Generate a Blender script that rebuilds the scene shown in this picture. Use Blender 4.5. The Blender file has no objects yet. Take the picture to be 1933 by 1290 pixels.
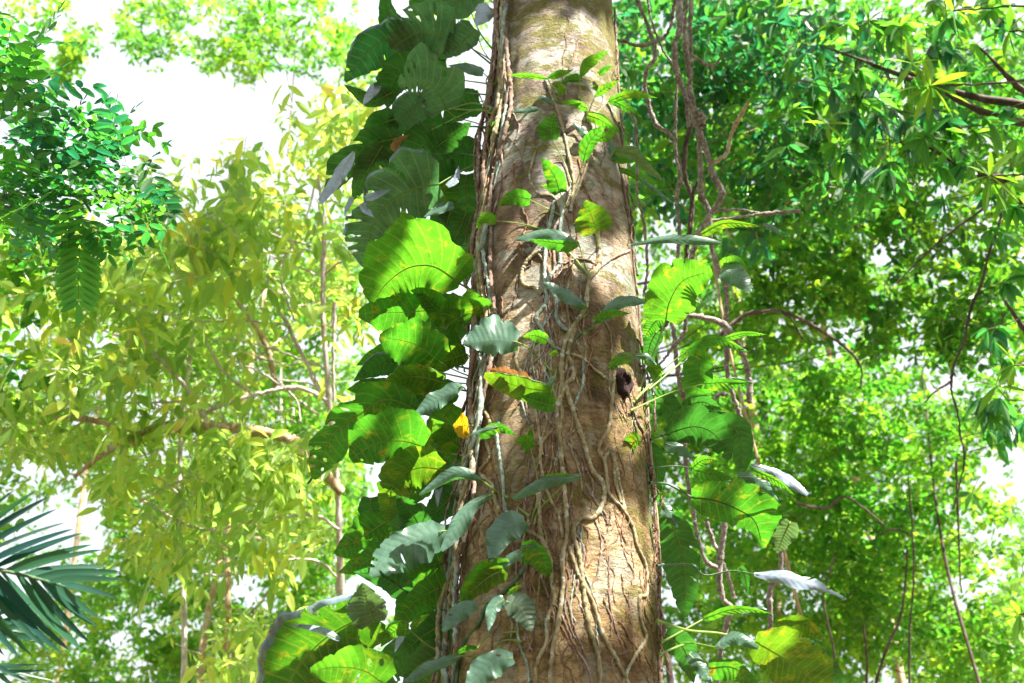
import bpy, math, random
import numpy as np
from mathutils import Vector, noise as mnoise

SC = bpy.context.scene
COL = SC.collection
R = math.radians
F = 35 / 36 * 1933.0
CAM = np.array([0, 0, 1.6]); PITCH = R(30)
FWD = np.array([0, math.cos(PITCH), math.sin(PITCH)])
UP = np.array([0, -math.sin(PITCH), math.cos(PITCH)])
RT = np.array([1.0, 0, 0])
SUN = np.array([0.60, -0.56, 1.02]); SUN = SUN / np.linalg.norm(SUN)


def ray(px, py):
    return FWD + (px - 966.5) / F * RT + (645 - py) / F * UP


def at(px, py, d):
    return CAM + d * ray(px, py)


def pix(p):
    q = np.asarray(p) - CAM
    d = q @ FWD
    return 966.5 + F * (q @ RT) / d, 645 - F * (q @ UP) / d, d


# ------------------------------------------------------------------ host trunk geometry
TY = 4.5


def axis_x(z):
    return 0.193 + (z - 2.45) * 0.0145


# half widths in the photo -> radius at heights
def trunk_depth(py):
    r = ray(1047, py)
    return TY / r[1]


_prof = []
for py, l, r_ in ((1290, 855, 1250), (1050, 866, 1238), (800, 880, 1221), (600, 893, 1205), (400, 908, 1190), (200, 922, 1170), (0, 934, 1155)):
    d = trunk_depth(py)
    z = CAM[2] + d * ray(1047, py)[2]
    w = (r_ - l) / 2 * d / F
    _prof.append((z, w * 0.985, (l + r_) / 2, d))
_pz = [p[0] for p in _prof]; _pr = [p[1] for p in _prof]
_pxc = [(p[2] - 966.5) / F * p[3] for p in _prof]


def trad(z):
    if z < _pz[0]:
        return _pr[0] + (_pz[0] - z) * 0.05 + max(0, 0.9 - z) ** 2 * 0.35
    if z > _pz[-1]:
        return max(0.2, _pr[-1] - (z - _pz[-1]) * 0.02)
    return float(np.interp(z, _pz, _pr))


def tcx(z):
    if z > _pz[-1]:
        return _pxc[-1]
    return float(np.interp(z, _pz, _pxc))


def tdisp(ca, sa, z):
    n1 = mnoise.fractal(Vector((ca * 1.3, sa * 1.3, z * 0.55)), 1.0, 2.0, 3)
    n2 = mnoise.fractal(Vector((ca * 4, sa * 4, z * 5.5 + 7)), 0.9, 2.0, 3)
    n3 = mnoise.noise(Vector((ca * 7, sa * 7, z * 2.2 + 3)))
    return 0.020 * n1 + 0.006 * n2 + 0.005 * n3


def surf(px, py, off=0.0):
    """point on the trunk surface (or level with its edge) seen at px,py"""
    r = ray(px, py)
    z = CAM[2] + TY * r[2]
    t = TY; dsp = 0.0
    for _ in range(12):
        rad = trad(z) + off + dsp; cx = tcx(z)
        a = r[0] ** 2 + r[1] ** 2
        b = -2 * (r[0] * cx + r[1] * TY)
        c = cx * cx + TY * TY - rad * rad
        D = b * b - 4 * a * c
        t = (-b - math.sqrt(D)) / (2 * a) if D > 0 else -b / (2 * a)
        z = CAM[2] + t * r[2]
        e = np.array([t * r[0] - tcx(z), t * r[1] - TY]); e = e / (np.linalg.norm(e) + 1e-9)
        if D > 0: dsp = tdisp(e[0], e[1], z)
    return CAM + t * r


def surfd(px, py):
    return float((surf(px, py) - CAM) @ FWD)


# ------------------------------------------------------------------ helpers
def tag(o, label=None, cat=None, group=None, kind=None):
    if label: o['label'] = label
    if cat: o['category'] = cat
    if group: o['group'] = group
    if kind: o['kind'] = kind
    return o


def empty(name, loc, label=None, cat=None, group=None):
    o = bpy.data.objects.new(name, None)
    COL.objects.link(o); o.location = loc
    o.empty_display_size = 0.2
    return tag(o, label, cat, group)


def mesh_obj(name, V, Q, mat, parent=None, tint=None, uv=None, mi=None, smooth=True):
    V = np.asarray(V, dtype=np.float32).reshape(-1, 3); Q = np.asarray(Q, dtype=np.int32).reshape(-1, 4)
    if parent is not None:
        V = V - np.array(parent_world(parent), dtype=np.float32)
    me = bpy.data.meshes.new(name)
    me.vertices.add(len(V)); me.vertices.foreach_set('co', V.ravel())
    me.loops.add(Q.size); me.loops.foreach_set('vertex_index', Q.ravel())
    me.polygons.add(len(Q))
    me.polygons.foreach_set('loop_start', np.arange(0, Q.size, 4, dtype=np.int32))
    me.polygons.foreach_set('loop_total', np.full(len(Q), 4, dtype=np.int32))
    if mi is not None:
        me.polygons.foreach_set('material_index', np.asarray(mi, dtype=np.int32))
    me.update(calc_edges=True)
    me.polygons.foreach_set('use_smooth', np.full(len(Q), smooth, dtype=bool))
    if tint is not None:
        a = me.attributes.new('tint', 'FLOAT', 'POINT'); a.data.foreach_set('value', np.asarray(tint, dtype=np.float32))
    if uv is not None:
        l = me.uv_layers.new(name='UVMap'); l.data.foreach_set('uv', np.asarray(uv, dtype=np.float32)[Q.ravel()].ravel())
    me.validate()
    for m in (mat if isinstance(mat, (list, tuple)) else [mat]):
        me.materials.append(m)
    o = bpy.data.objects.new(name, me); COL.objects.link(o)
    if parent is not None: o.parent = parent
    return o


def parent_world(p):
    v = Vector((0, 0, 0))
    while p is not None:
        v += p.location; p = p.parent
    return v


def smooth_path(P, n):
    P = np.asarray(P, float)
    if len(P) == 2:
        t = np.linspace(0, 1, n)[:, None]; return P[0] * (1 - t) + P[1] * t
    seg = np.linalg.norm(np.diff(P, axis=0), axis=1); s = np.concatenate([[0], np.cumsum(seg)])
    E = np.vstack([2 * P[0] - P[1], P, 2 * P[-1] - P[-2]])
    out = []
    for x in np.linspace(0, s[-1], n):
        i = min(max(np.searchsorted(s, x) - 1, 0), len(P) - 2)
        t = (x - s[i]) / max(seg[i], 1e-9)
        p0, p1, p2, p3 = E[i], E[i + 1], E[i + 2], E[i + 3]
        out.append(0.5 * ((2 * p1) + (-p0 + p2) * t + (2 * p0 - 5 * p1 + 4 * p2 - p3) * t * t + (-p0 + 3 * p1 - 3 * p2 + p3) * t ** 3))
    return np.array(out)


def tube_geo(P, rad, ns=7, base=0, lump=0.0, rs=None):
    """P: n,3 ; rad: scalar or list -> V,Q"""
    P = np.asarray(P, float); n = len(P)
    rad = np.interp(np.linspace(0, 1, n), np.linspace(0, 1, len(np.atleast_1d(rad))), np.atleast_1d(rad))
    T = np.gradient(P, axis=0); T /= np.linalg.norm(T, axis=1)[:, None] + 1e-9
    ref = np.array([0.3, -0.9, 0.2]); V = []
    ang = np.arange(ns) / ns * 2 * math.pi
    for i in range(n):
        b = np.cross(T[i], ref); b /= np.linalg.norm(b) + 1e-9
        c = np.cross(T[i], b); ref = ref * 0.0 + np.cross(b, T[i]) if False else ref
        r = rad[i] * (1 + (lump * (rs.random(ns) - 0.5) * 2 if lump else 0))
        V.append(P[i] + (np.cos(ang) * r)[:, None] * b + (np.sin(ang) * r)[:, None] * c)
    V = np.vstack(V)
    Q = []
    for i in range(n - 1):
        for j in range(ns):
            k = (j + 1) % ns
            Q.append((base + i * ns + j, base + i * ns + k, base + (i + 1) * ns + k, base + (i + 1) * ns + j))
    return V, np.array(Q)


def tube(name, pts, rad, mat, parent=None, n=None, ns=7, lump=0.0, seed=0, wob=0.0):
    rs = np.random.default_rng(seed + len(pts) * 13 + int(abs(pts[0][0]) * 997))
    n = n or max(4, 5 * (len(pts) - 1))
    P = smooth_path(pts, n)
    if wob:
        P[1:-1] += (rs.random((n - 2, 3)) - 0.5) * wob
    V, Q = tube_geo(P, rad, ns, 0, lump, rs)
    return mesh_obj(name, V, Q, mat, parent)


# ------------------------------------------------------------------ materials
def newmat(name):
    m = bpy.data.materials.new(name); m.use_nodes = True
    nt = m.node_tree; nt.nodes.clear()
    return m, nt


def N(nt, typ, **kw):
    n = nt.nodes.new(typ)
    for k, v in kw.items():
        if hasattr(n, k) and not k.startswith('i_'): setattr(n, k, v)
    return n


def mixc(nt, fac, a, b, mode='MIX'):
    n = nt.nodes.new('ShaderNodeMix'); n.data_type = 'RGBA'; n.blend_type = mode
    for s, v in ((n.inputs[0], fac), (n.inputs[6], a), (n.inputs[7], b)):
        if hasattr(v, 'links') or isinstance(v, bpy.types.NodeSocket): nt.links.new(v, s)
        elif isinstance(v, (tuple, list)): s.default_value = (*v, 1)
        else: s.default_value = v
    return n.outputs[2]


def math_(nt, op, a, b=None, c=None, clamp=False):
    n = nt.nodes.new('ShaderNodeMath'); n.operation = op; n.use_clamp = clamp
    for i, v in enumerate((a, b, c)):
        if v is None: continue
        if isinstance(v, bpy.types.NodeSocket): nt.links.new(v, n.inputs[i])
        else: n.inputs[i].default_value = v
    return n.outputs[0]


def ramp(nt, fac, stops, interp='LINEAR'):
    n = nt.nodes.new('ShaderNodeValToRGB'); n.color_ramp.interpolation = interp
    el = n.color_ramp.elements
    while len(el) < len(stops): el.new(0.5)
    for e, (p, c) in zip(el, stops):
        e.position = p; e.color = (*c, 1) if isinstance(c, (tuple, list)) else (c, c, c, 1)
    nt.links.new(fac, n.inputs[0])
    return n.outputs[0]


def noise(nt, scale, detail=4, rough=0.6, vec=None, dist=0.0):
    n = nt.nodes.new('ShaderNodeTexNoise'); n.inputs['Scale'].default_value = scale
    n.inputs['Detail'].default_value = detail; n.inputs['Roughness'].default_value = rough
    n.inputs['Distortion'].default_value = dist
    if vec is not None: nt.links.new(vec, n.inputs['Vector'])
    return n.outputs['Fac']


def coords(nt, scale=None, out='Object'):
    tc = nt.nodes.new('ShaderNodeTexCoord')
    if scale is None: return tc.outputs[out]
    mp = nt.nodes.new('ShaderNodeMapping'); mp.inputs['Scale'].default_value = scale
    nt.links.new(tc.outputs[out], mp.inputs[0]); return mp.outputs[0]


def finish_leaf(nt, upc, unc, tr, rough_u, rough_l, trans, bump=None, spec=0.5):
    geo = nt.nodes.new('ShaderNodeNewGeometry')
    bf = geo.outputs['Backfacing']
    col = mixc(nt, bf, upc, unc)
    pb = nt.nodes.new('ShaderNodeBsdfPrincipled')
    nt.links.new(col, pb.inputs['Base Color'])
    rg = nt.nodes.new('ShaderNodeMapRange'); nt.links.new(bf, rg.inputs[0])
    rg.inputs[3].default_value = rough_u; rg.inputs[4].default_value = rough_l
    nt.links.new(rg.outputs[0], pb.inputs['Roughness'])
    pb.inputs['Specular IOR Level'].default_value = spec
    tb = nt.nodes.new('ShaderNodeBsdfTranslucent')
    if isinstance(tr, (tuple, list)): tb.inputs[0].default_value = (*tr, 1)
    else: nt.links.new(tr, tb.inputs[0])
    if bump is not None:
        nt.links.new(bump, pb.inputs['Normal']); nt.links.new(bump, tb.inputs['Normal'])
    ms = nt.nodes.new('ShaderNodeMixShader'); ms.inputs[0].default_value = trans
    nt.links.new(pb.outputs[0], ms.inputs[1]); nt.links.new(tb.outputs[0], ms.inputs[2])
    out = nt.nodes.new('ShaderNodeOutputMaterial'); nt.links.new(ms.outputs[0], out.inputs[0])


def leaf_mat(name, up, un, tr, rough=0.35, trans=0.45, spots=0.0, spot=(0.25, 0.08, 0.02), veinc=(0.30, 0.40, 0.10), spec=0.5, bumpk=0.6):
    """large veined leaf; UV = (vein count coordinate, side -1..1 -> 0..1)"""
    m, nt = newmat(name)
    uv = nt.nodes.new('ShaderNodeUVMap'); sp = nt.nodes.new('ShaderNodeSeparateXYZ'); nt.links.new(uv.outputs[0], sp.inputs[0])
    t, v = sp.outputs[0], sp.outputs[1]
    fr = math_(nt, 'FRACT', math_(nt, 'ADD', t, 0.5)); dv = math_(nt, 'ABSOLUTE', math_(nt, 'SUBTRACT', fr, 0.5))
    av = math_(nt, 'ABSOLUTE', v)
    wdt = math_(nt, 'MULTIPLY_ADD', av, -0.09, 0.15)
    vein = math_(nt, 'SUBTRACT', 1.0, math_(nt, 'DIVIDE', dv, wdt), clamp=True)
    mid = math_(nt, 'SUBTRACT', 1.0, math_(nt, 'DIVIDE', av, 0.045), clamp=True)
    vv = math_(nt, 'MAXIMUM', math_(nt, 'MULTIPLY', vein, 0.75), mid)
    # reticulate small veins and blotches
    oc = coords(nt)
    n1 = noise(nt, 9, 5, 0.6, oc); n2 = noise(nt, 60, 3, 0.6, oc)
    var = ramp(nt, n1, [(0.3, 0.62), (0.7, 1.3)])
    var2 = ramp(nt, n2, [(0.3, 0.85), (0.7, 1.12)])
    def tint(c):
        a = mixc(nt, 1.0, c, var, 'MULTIPLY'); return mixc(nt, 1.0, a, var2, 'MULTIPLY')
    upc = mixc(nt, math_(nt, 'MULTIPLY', vv, 0.55), tint(up), veinc)
    unc = mixc(nt, math_(nt, 'MULTIPLY', vv, 0.8), tint(un), veinc)
    trc = mixc(nt, math_(nt, 'MULTIPLY', vv, 0.5), tint(tr), (tr[0] * 2.2 + .1, tr[1] * 1.35, tr[2] + .03))
    if spots:
        n3 = noise(nt, 14, 6, 0.7, oc, 0.6)
        edge = math_(nt, 'MULTIPLY', math_(nt, 'POWER', av, 3.0), 0.34 * spots)
        sf = ramp(nt, math_(nt, 'ADD', n3, edge), [(0.66 - spots * 0.12, 0.0), (0.70 - spots * 0.12, 1.0)])
        yf = ramp(nt, math_(nt, 'ADD', n3, edge), [(0.56 - spots * 0.12, 0.0), (0.68 - spots * 0.12, 0.8)])
        yel = (0.30, 0.30, 0.02)
        upc = mixc(nt, sf, mixc(nt, yf, upc, yel), spot); unc = mixc(nt, sf, mixc(nt, yf, unc, yel), spot)
        trc = mixc(nt, sf, mixc(nt, yf, trc, (0.5, 0.5, 0.02)), (0.3, 0.09, 0.02))
    bp = nt.nodes.new('ShaderNodeBump'); bp.inputs['Strength'].default_value = bumpk; bp.inputs['Distance'].default_value = 0.005
    hh = math_(nt, 'ADD', math_(nt, 'MULTIPLY', dv, 1.6), math_(nt, 'MULTIPLY', n2, 0.35))
    nt.links.new(hh, bp.inputs['Height'])
    finish_leaf(nt, upc, unc, trc, rough, rough + 0.2, trans, bp.outputs[0], spec)
    return m


def tint_mat(name, stops, trstops, rough=0.45, trans=0.5, spec=0.4):
    """small foliage: colour by the leaf's own natural tint attribute"""
    m, nt = newmat(name)
    at_ = nt.nodes.new('ShaderNodeAttribute'); at_.attribute_name = 'tint'
    f = at_.outputs['Fac']
    c = ramp(nt, f, stops); t = ramp(nt, f, trstops)
    un = mixc(nt, 0.35, c, (0.12, 0.2, 0.06))
    finish_leaf(nt, c, un, t, rough, rough + 0.2, trans, None, spec)
    return m


def bark_mat(name, c1, c2, c3, scale=1.0, bump=0.5, horiz=False, lichen=None, rough=0.85):
    m, nt = newmat(name)
    oc = coords(nt)
    n1 = noise(nt, 5 * scale, 6, 0.65, oc, 0.4)
    n2 = noise(nt, 38 * scale, 5, 0.7, coords(nt, (1, 1, 0.25) if not horiz else (0.35, 0.35, 1.6)), 0.5)
    col = ramp(nt, n1, [(0.32, c1), (0.5, c2), (0.68, c3)])
    col = mixc(nt, 1.0, col, ramp(nt, n2, [(0.3, 0.55), (0.62, 1.15)]), 'MULTIPLY')
    if lichen:
        n3 = noise(nt, 11 * scale, 5, 0.6, oc)
        col = mixc(nt, ramp(nt, n3, [(0.56, 0.0), (0.62, 0.75)]), col, lichen)
    pb = nt.nodes.new('ShaderNodeBsdfPrincipled'); nt.links.new(col, pb.inputs[0]); pb.inputs['Roughness'].default_value = rough
    pb.inputs['Specular IOR Level'].default_value = 0.25
    bp = nt.nodes.new('ShaderNodeBump'); bp.inputs['Strength'].default_value = bump; bp.inputs['Distance'].default_value = 0.01
    nt.links.new(n2, bp.inputs['Height']); nt.links.new(bp.outputs[0], pb.inputs['Normal'])
    out = nt.nodes.new('ShaderNodeOutputMaterial'); nt.links.new(pb.outputs[0], out.inputs[0])
    return m


def trunk_mat():
    m, nt = newmat('host_bark')
    oc = coords(nt)
    sep = nt.nodes.new('ShaderNodeSeparateXYZ'); nt.links.new(oc, sep.inputs[0]); z = sep.outputs[2]
    wr = noise(nt, 1.0, 8, 0.7, coords(nt, (11, 11, 42)), 0.9)         # fine horizontal wrinkles
    wr2 = noise(nt, 1.0, 6, 0.68, coords(nt, (6, 6, 15)), 0.5)
    fine = noise(nt, 55, 7, 0.75, oc)
    big = noise(nt, 2.6, 5, 0.6, oc, 0.6)
    low = ramp(nt, big, [(0.36, (0.16, 0.10, 0.05)), (0.5, (0.36, 0.24, 0.11)), (0.62, (0.56, 0.43, 0.27))])
    high = ramp(nt, big, [(0.36, (0.15, 0.115, 0.085)), (0.5, (0.36, 0.29, 0.235)), (0.62, (0.64, 0.57, 0.52))])
    zz = nt.nodes.new('ShaderNodeMapRange'); nt.links.new(math_(nt, 'ADD', z, math_(nt, 'MULTIPLY', big, 1.2)), zz.inputs[0])
    zz.inputs[1].default_value = 3.9; zz.inputs[2].default_value = 5.9
    col = mixc(nt, zz.outputs[0], low, high)
    col = mixc(nt, 1.0, col, ramp(nt, fine, [(0.32, 0.45), (0.45, 0.95), (0.65, 1.25)]), 'MULTIPLY')
    col = mixc(nt, 1.0, col, ramp(nt, wr, [(0.30, 0.40), (0.45, 0.88), (0.68, 1.25)]), 'MULTIPLY')
    col = mixc(nt, 1.0, col, ramp(nt, wr2, [(0.3, 0.5), (0.45, 0.95), (0.65, 1.2)]), 'MULTIPLY')
    blot = noise(nt, 1.0, 6, 0.7, coords(nt, (2.6, 2.6, 1.5)), 1.0)
    col = mixc(nt, 1.0, col, ramp(nt, blot, [(0.36, 0.50), (0.48, 0.95), (0.6, 1.18)]), 'MULTIPLY')
    strk = noise(nt, 1.0, 4, 0.6, coords(nt, (9, 9, 0.8)), 0.8)
    col = mixc(nt, 0.8, col, ramp(nt, strk, [(0.36, 0.55), (0.48, 1.0), (0.7, 1.1)]), 'MULTIPLY')
    # pale lichen
    li = noise(nt, 4.2, 6, 0.62, oc, 0.3)
    lf = ramp(nt, li, [(0.54, 0.0), (0.555, 0.9)])
    lcol = ramp(nt, fine, [(0.3, (0.32, 0.36, 0.28)), (0.7, (0.55, 0.57, 0.52))])
    col = mixc(nt, math_(nt, 'MULTIPLY', lf, math_(nt, 'MULTIPLY_ADD', zz.outputs[0], 0.6, 0.3)), col, lcol)
    # reddish stains
    rn = noise(nt, 3.3, 5, 0.6, coords(nt, (1.3, 1.3, 0.6)), 0.4)
    col = mixc(nt, ramp(nt, rn, [(0.55, 0.0), (0.66, 0.35)]), col, (0.27, 0.13, 0.06))
    # moss: high up, and on the right edge
    mo = noise(nt, 3.6, 7, 0.7, coords(nt, (1, 1, 1.9)), 0.8)
    hi = nt.nodes.new('ShaderNodeMapRange'); nt.links.new(z, hi.inputs[0]); hi.inputs[1].default_value = 4.9; hi.inputs[2].default_value = 6.6
    xr = nt.nodes.new('ShaderNodeMapRange'); nt.links.new(sep.outputs[0], xr.inputs[0]); xr.inputs[1].default_value = 0.22; xr.inputs[2].default_value = 0.50
    ms = math_(nt, 'ADD', mo, math_(nt, 'ADD', math_(nt, 'MULTIPLY', hi.outputs[0], 0.13), math_(nt, 'MULTIPLY', xr.outputs[0], 0.12)))
    mf = ramp(nt, ms, [(0.53, 0.0), (0.65, 0.9)])
    mcol = ramp(nt, fine, [(0.3, (0.10, 0.10, 0.015)), (0.7, (0.30, 0.26, 0.05))])
    col = mixc(nt, mf, col, mcol)
    # dark dirt cracks
    vo = nt.nodes.new('ShaderNodeTexVoronoi'); vo.feature = 'DISTANCE_TO_EDGE'; vo.inputs['Scale'].default_value = 1.0
    mpv = coords(nt, (9, 9, 26))
    wn = nt.nodes.new('ShaderNodeTexNoise'); wn.inputs['Scale'].default_value = 5.0; wn.inputs['Detail'].default_value = 4
    nt.links.new(oc, wn.inputs['Vector'])
    va = nt.nodes.new('ShaderNodeVectorMath'); va.operation = 'MULTIPLY_ADD'
    nt.links.new(wn.outputs['Color'], va.inputs[0]); va.inputs[1].default_value = (3, 3, 5); nt.links.new(mpv, va.inputs[2])
    nt.links.new(va.outputs[0], vo.inputs['Vector'])
    cr = ramp(nt, vo.outputs['Distance'], [(0.0, 0.45), (0.055, 1.0)])
    col = mixc(nt, 0.4, col, cr, 'MULTIPLY')
    pb = nt.nodes.new('ShaderNodeBsdfPrincipled'); nt.links.new(col, pb.inputs[0]); pb.inputs['Roughness'].default_value = 0.85
    pb.inputs['Specular IOR Level'].default_value = 0.25
    h = math_(nt, 'ADD', math_(nt, 'MULTIPLY', wr, 1.0), math_(nt, 'ADD', math_(nt, 'MULTIPLY', wr2, 0.8), math_(nt, 'MULTIPLY', fine, 0.8)))
    h = math_(nt, 'ADD', h, math_(nt, 'MULTIPLY', cr, 0.12))
    h = math_(nt, 'ADD', h, math_(nt, 'MULTIPLY', mf, math_(nt, 'MULTIPLY', fine, 0.8)))
    bp = nt.nodes.new('ShaderNodeBump'); bp.inputs['Strength'].default_value = 1.0; bp.inputs['Distance'].default_value = 0.026
    nt.links.new(h, bp.inputs['Height']); nt.links.new(bp.outputs[0], pb.inputs['Normal'])
    out = nt.nodes.new('ShaderNodeOutputMaterial'); nt.links.new(pb.outputs[0], out.inputs[0])
    return m


M = {}
M['host'] = trunk_mat()
M['green'] = leaf_mat('climber_green', (0.075, 0.14, 0.08), (0.06, 0.17, 0.025), (0.075, 0.35, 0.015), 0.32, 0.46, spots=0.02)
M['bright'] = leaf_mat('climber_young_green', (0.08, 0.20, 0.02), (0.075, 0.22, 0.02), (0.11, 0.40, 0.015), 0.36, 0.48, spots=0.02)
M['dark'] = leaf_mat('climber_dark_green', (0.07, 0.14, 0.10), (0.05, 0.125, 0.035), (0.045, 0.24, 0.02), 0.3, 0.42, veinc=(0.15, 0.26, 0.11))
M['olive'] = leaf_mat('climber_olive', (0.06, 0.11, 0.02), (0.08, 0.15, 0.02), (0.13, 0.34, 0.01), 0.36, 0.45, spots=0.12)
M['spotted'] = leaf_mat('climber_spotted', (0.06, 0.11, 0.02), (0.08, 0.15, 0.02), (0.15, 0.34, 0.01), 0.36, 0.45, spots=0.10)
M['pale'] = leaf_mat('climber_pale_underside', (0.10, 0.16, 0.11), (0.15, 0.22, 0.13), (0.12, 0.25, 0.06), 0.4, 0.35, spots=0.0)
M['skysheen'] = leaf_mat('climber_painted_sky_sheen', (0.075, 0.155, 0.105), (0.07, 0.17, 0.04), (0.09, 0.30, 0.05), 0.33, 0.3, veinc=(0.125, 0.215, 0.155), spec=0.6, bumpk=0.15)  # grey-green upper side: sky reflection painted into the leaf colour
M['violet'] = leaf_mat('climber_painted_sky_light', (0.22, 0.27, 0.36), (0.05, 0.12, 0.04), (0.10, 0.25, 0.05), 0.28, 0.2, veinc=(0.27, 0.33, 0.42), spec=0.9, bumpk=0.15)  # blue-violet upper side is sky light put into the colour
M['shade'] = leaf_mat('climber_painted_shade_grey_green', (0.10, 0.17, 0.13), (0.12, 0.20, 0.10), (0.08, 0.30, 0.08), 0.32, 0.38, veinc=(0.27, 0.38, 0.19))  # shade on the upper leaves is mixed into this grey green
M['curled'] = leaf_mat('climber_curled_green_painted_sky', (0.20, 0.27, 0.36), (0.06, 0.15, 0.025), (0.08, 0.30, 0.01), 0.30, 0.4, spots=0.06)  # upper side painted sky blue so curled rims seem to reflect the sky
M['curledark'] = leaf_mat('climber_curled_dark_green_painted_sky', (0.20, 0.27, 0.36), (0.04, 0.11, 0.05), (0.03, 0.24, 0.04), 0.30, 0.4)  # same painted sky reflection on the upper side, over a darker leaf
M['dry'] = leaf_mat('dry_leaf', (0.30, 0.17, 0.08), (0.36, 0.20, 0.10), (0.35, 0.15, 0.05), 0.7, 0.3, veinc=(0.3, 0.2, 0.1))
M['yellow'] = leaf_mat('yellow_leaf', (0.62, 0.40, 0.02), (0.62, 0.40, 0.02), (0.75, 0.45, 0.01), 0.5, 0.4, veinc=(0.6, 0.45, 0.1))
M['petiole'] = bark_mat('petiole_green', (0.10, 0.17, 0.03), (0.16, 0.25, 0.05), (0.22, 0.30, 0.07), 3, 0.1, rough=0.5)
def soft_mat(name, c, t):
    m, nt = newmat(name)
    v = noise(nt, 30, 3, 0.5, coords(nt)); col = mixc(nt, v, tuple(x * 0.75 for x in c), tuple(x * 1.25 for x in c))
    pb = nt.nodes.new('ShaderNodeBsdfPrincipled'); nt.links.new(col, pb.inputs[0]); pb.inputs['Roughness'].default_value = 0.45
    tb = nt.nodes.new('ShaderNodeBsdfTranslucent'); tb.inputs[0].default_value = (*t, 1)
    ms = nt.nodes.new('ShaderNodeMixShader'); ms.inputs[0].default_value = 0.4
    nt.links.new(pb.outputs[0], ms.inputs[1]); nt.links.new(tb.outputs[0], ms.inputs[2])
    out = nt.nodes.new('ShaderNodeOutputMaterial'); nt.links.new(ms.outputs[0], out.inputs[0])
    return m


M['petiole'] = soft_mat('petiole_soft_green', (0.24, 0.34, 0.09), (0.5, 0.65, 0.12))
M['petdark'] = bark_mat('petiole_dark', (0.04, 0.09, 0.04), (0.07, 0.13, 0.06), (0.12, 0.18, 0.09), 3, 0.1, rough=0.5)
M['stem'] = bark_mat('climber_stem', (0.13, 0.10, 0.05), (0.27, 0.22, 0.12), (0.38, 0.33, 0.21), 2.5, 0.5, lichen=(0.42, 0.45, 0.38))
M['stemgrey'] = bark_mat('climber_stem_grey', (0.14, 0.18, 0.15), (0.24, 0.30, 0.26), (0.36, 0.38, 0.32), 2.5, 0.5, lichen=(0.45, 0.5, 0.45))
M['stembrown'] = bark_mat('climber_stem_brown', (0.10, 0.06, 0.045), (0.20, 0.13, 0.09), (0.32, 0.24, 0.20), 2.5, 0.6, lichen=(0.38, 0.33, 0.32))
M['root'] = bark_mat('rootlet', (0.12, 0.06, 0.035), (0.20, 0.11, 0.06), (0.30, 0.19, 0.12), 3, 0.3)
M['liana'] = bark_mat('liana_bark', (0.12, 0.09, 0.075), (0.26, 0.22, 0.20), (0.42, 0.38, 0.35), 3.2, 0.9, lichen=(0.55, 0.52, 0.48))
M['palebark'] = bark_mat('pale_bark', (0.34, 0.28, 0.24), (0.50, 0.44, 0.40), (0.6, 0.55, 0.52), 1, 0.5)
M['tanbark'] = bark_mat('tan_bark', (0.28, 0.18, 0.09), (0.42, 0.30, 0.17), (0.50, 0.42, 0.30), 1, 0.6, lichen=(0.5, 0.48, 0.4))
M['darkbark'] = bark_mat('dark_bark', (0.05, 0.035, 0.03), (0.10, 0.075, 0.06), (0.17, 0.13, 0.11), 1, 0.6)
M['hole'] = bark_mat('knot_dark', (0.012, 0.007, 0.006), (0.03, 0.015, 0.012), (0.06, 0.03, 0.03), 3, 0.8)

M['f_pinnate'] = tint_mat('foliage_pinnate', [(0, (0.02, 0.085, 0.05)), (0.5, (0.04, 0.14, 0.04)), (1, (0.07, 0.19, 0.03))],
                          [(0, (0.02, 0.20, 0.08)), (0.5, (0.07, 0.42, 0.05)), (1, (0.16, 0.58, 0.03))], 0.4, 0.5)
M['f_yellow'] = tint_mat('foliage_yellow_green', [(0, (0.10, 0.18, 0.03)), (0.6, (0.18, 0.27, 0.045)), (0.97, (0.29, 0.33, 0.04)), (1, (0.36, 0.33, 0.07))],
                         [(0, (0.30, 0.56, 0.08)), (0.6, (0.55, 0.80, 0.12)), (0.97, (0.86, 0.90, 0.08)), (1, (0.90, 0.78, 0.12))], 0.40, 0.62)  # leaf colours lightened to stand in for haze on the left
M['f_fresh'] = tint_mat('foliage_fresh_green', [(0, (0.05, 0.14, 0.02)), (0.6, (0.09, 0.20, 0.025)), (1, (0.17, 0.28, 0.03))],
                        [(0, (0.10, 0.42, 0.03)), (0.6, (0.24, 0.60, 0.03)), (1, (0.52, 0.76, 0.05))], 0.45, 0.55)
M['f_deep'] = tint_mat('foliage_deep_green', [(0, (0.02, 0.085, 0.05)), (0.5, (0.045, 0.14, 0.035)), (1, (0.09, 0.20, 0.03))],
                       [(0, (0.03, 0.24, 0.08)), (0.5, (0.10, 0.46, 0.05)), (1, (0.26, 0.64, 0.03))], 0.36, 0.52, 0.45)
M['f_canopy'] = tint_mat('foliage_light_blocking', [(0, (0.02, 0.06, 0.02)), (1, (0.05, 0.12, 0.025))], [(0, (0.02, 0.10, 0.02)), (1, (0.08, 0.25, 0.02))], 0.45, 0.2)  # translucency kept low so the out-of-frame leaves block sun and skylight
M['f_mid'] = tint_mat('foliage_mid_green', [(0, (0.03, 0.10, 0.02)), (0.5, (0.06, 0.16, 0.02)), (1, (0.14, 0.24, 0.03))],
                      [(0, (0.05, 0.30, 0.03)), (0.5, (0.16, 0.52, 0.02)), (1, (0.42, 0.70, 0.03))], 0.4, 0.5)
M['palm'] = tint_mat('palm_leaflet', [(0, (0.01, 0.045, 0.04)), (1, (0.03, 0.10, 0.045))], [(0, (0.01, 0.12, 0.06)), (1, (0.06, 0.26, 0.06))], 0.38, 0.3, 0.45)


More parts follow.
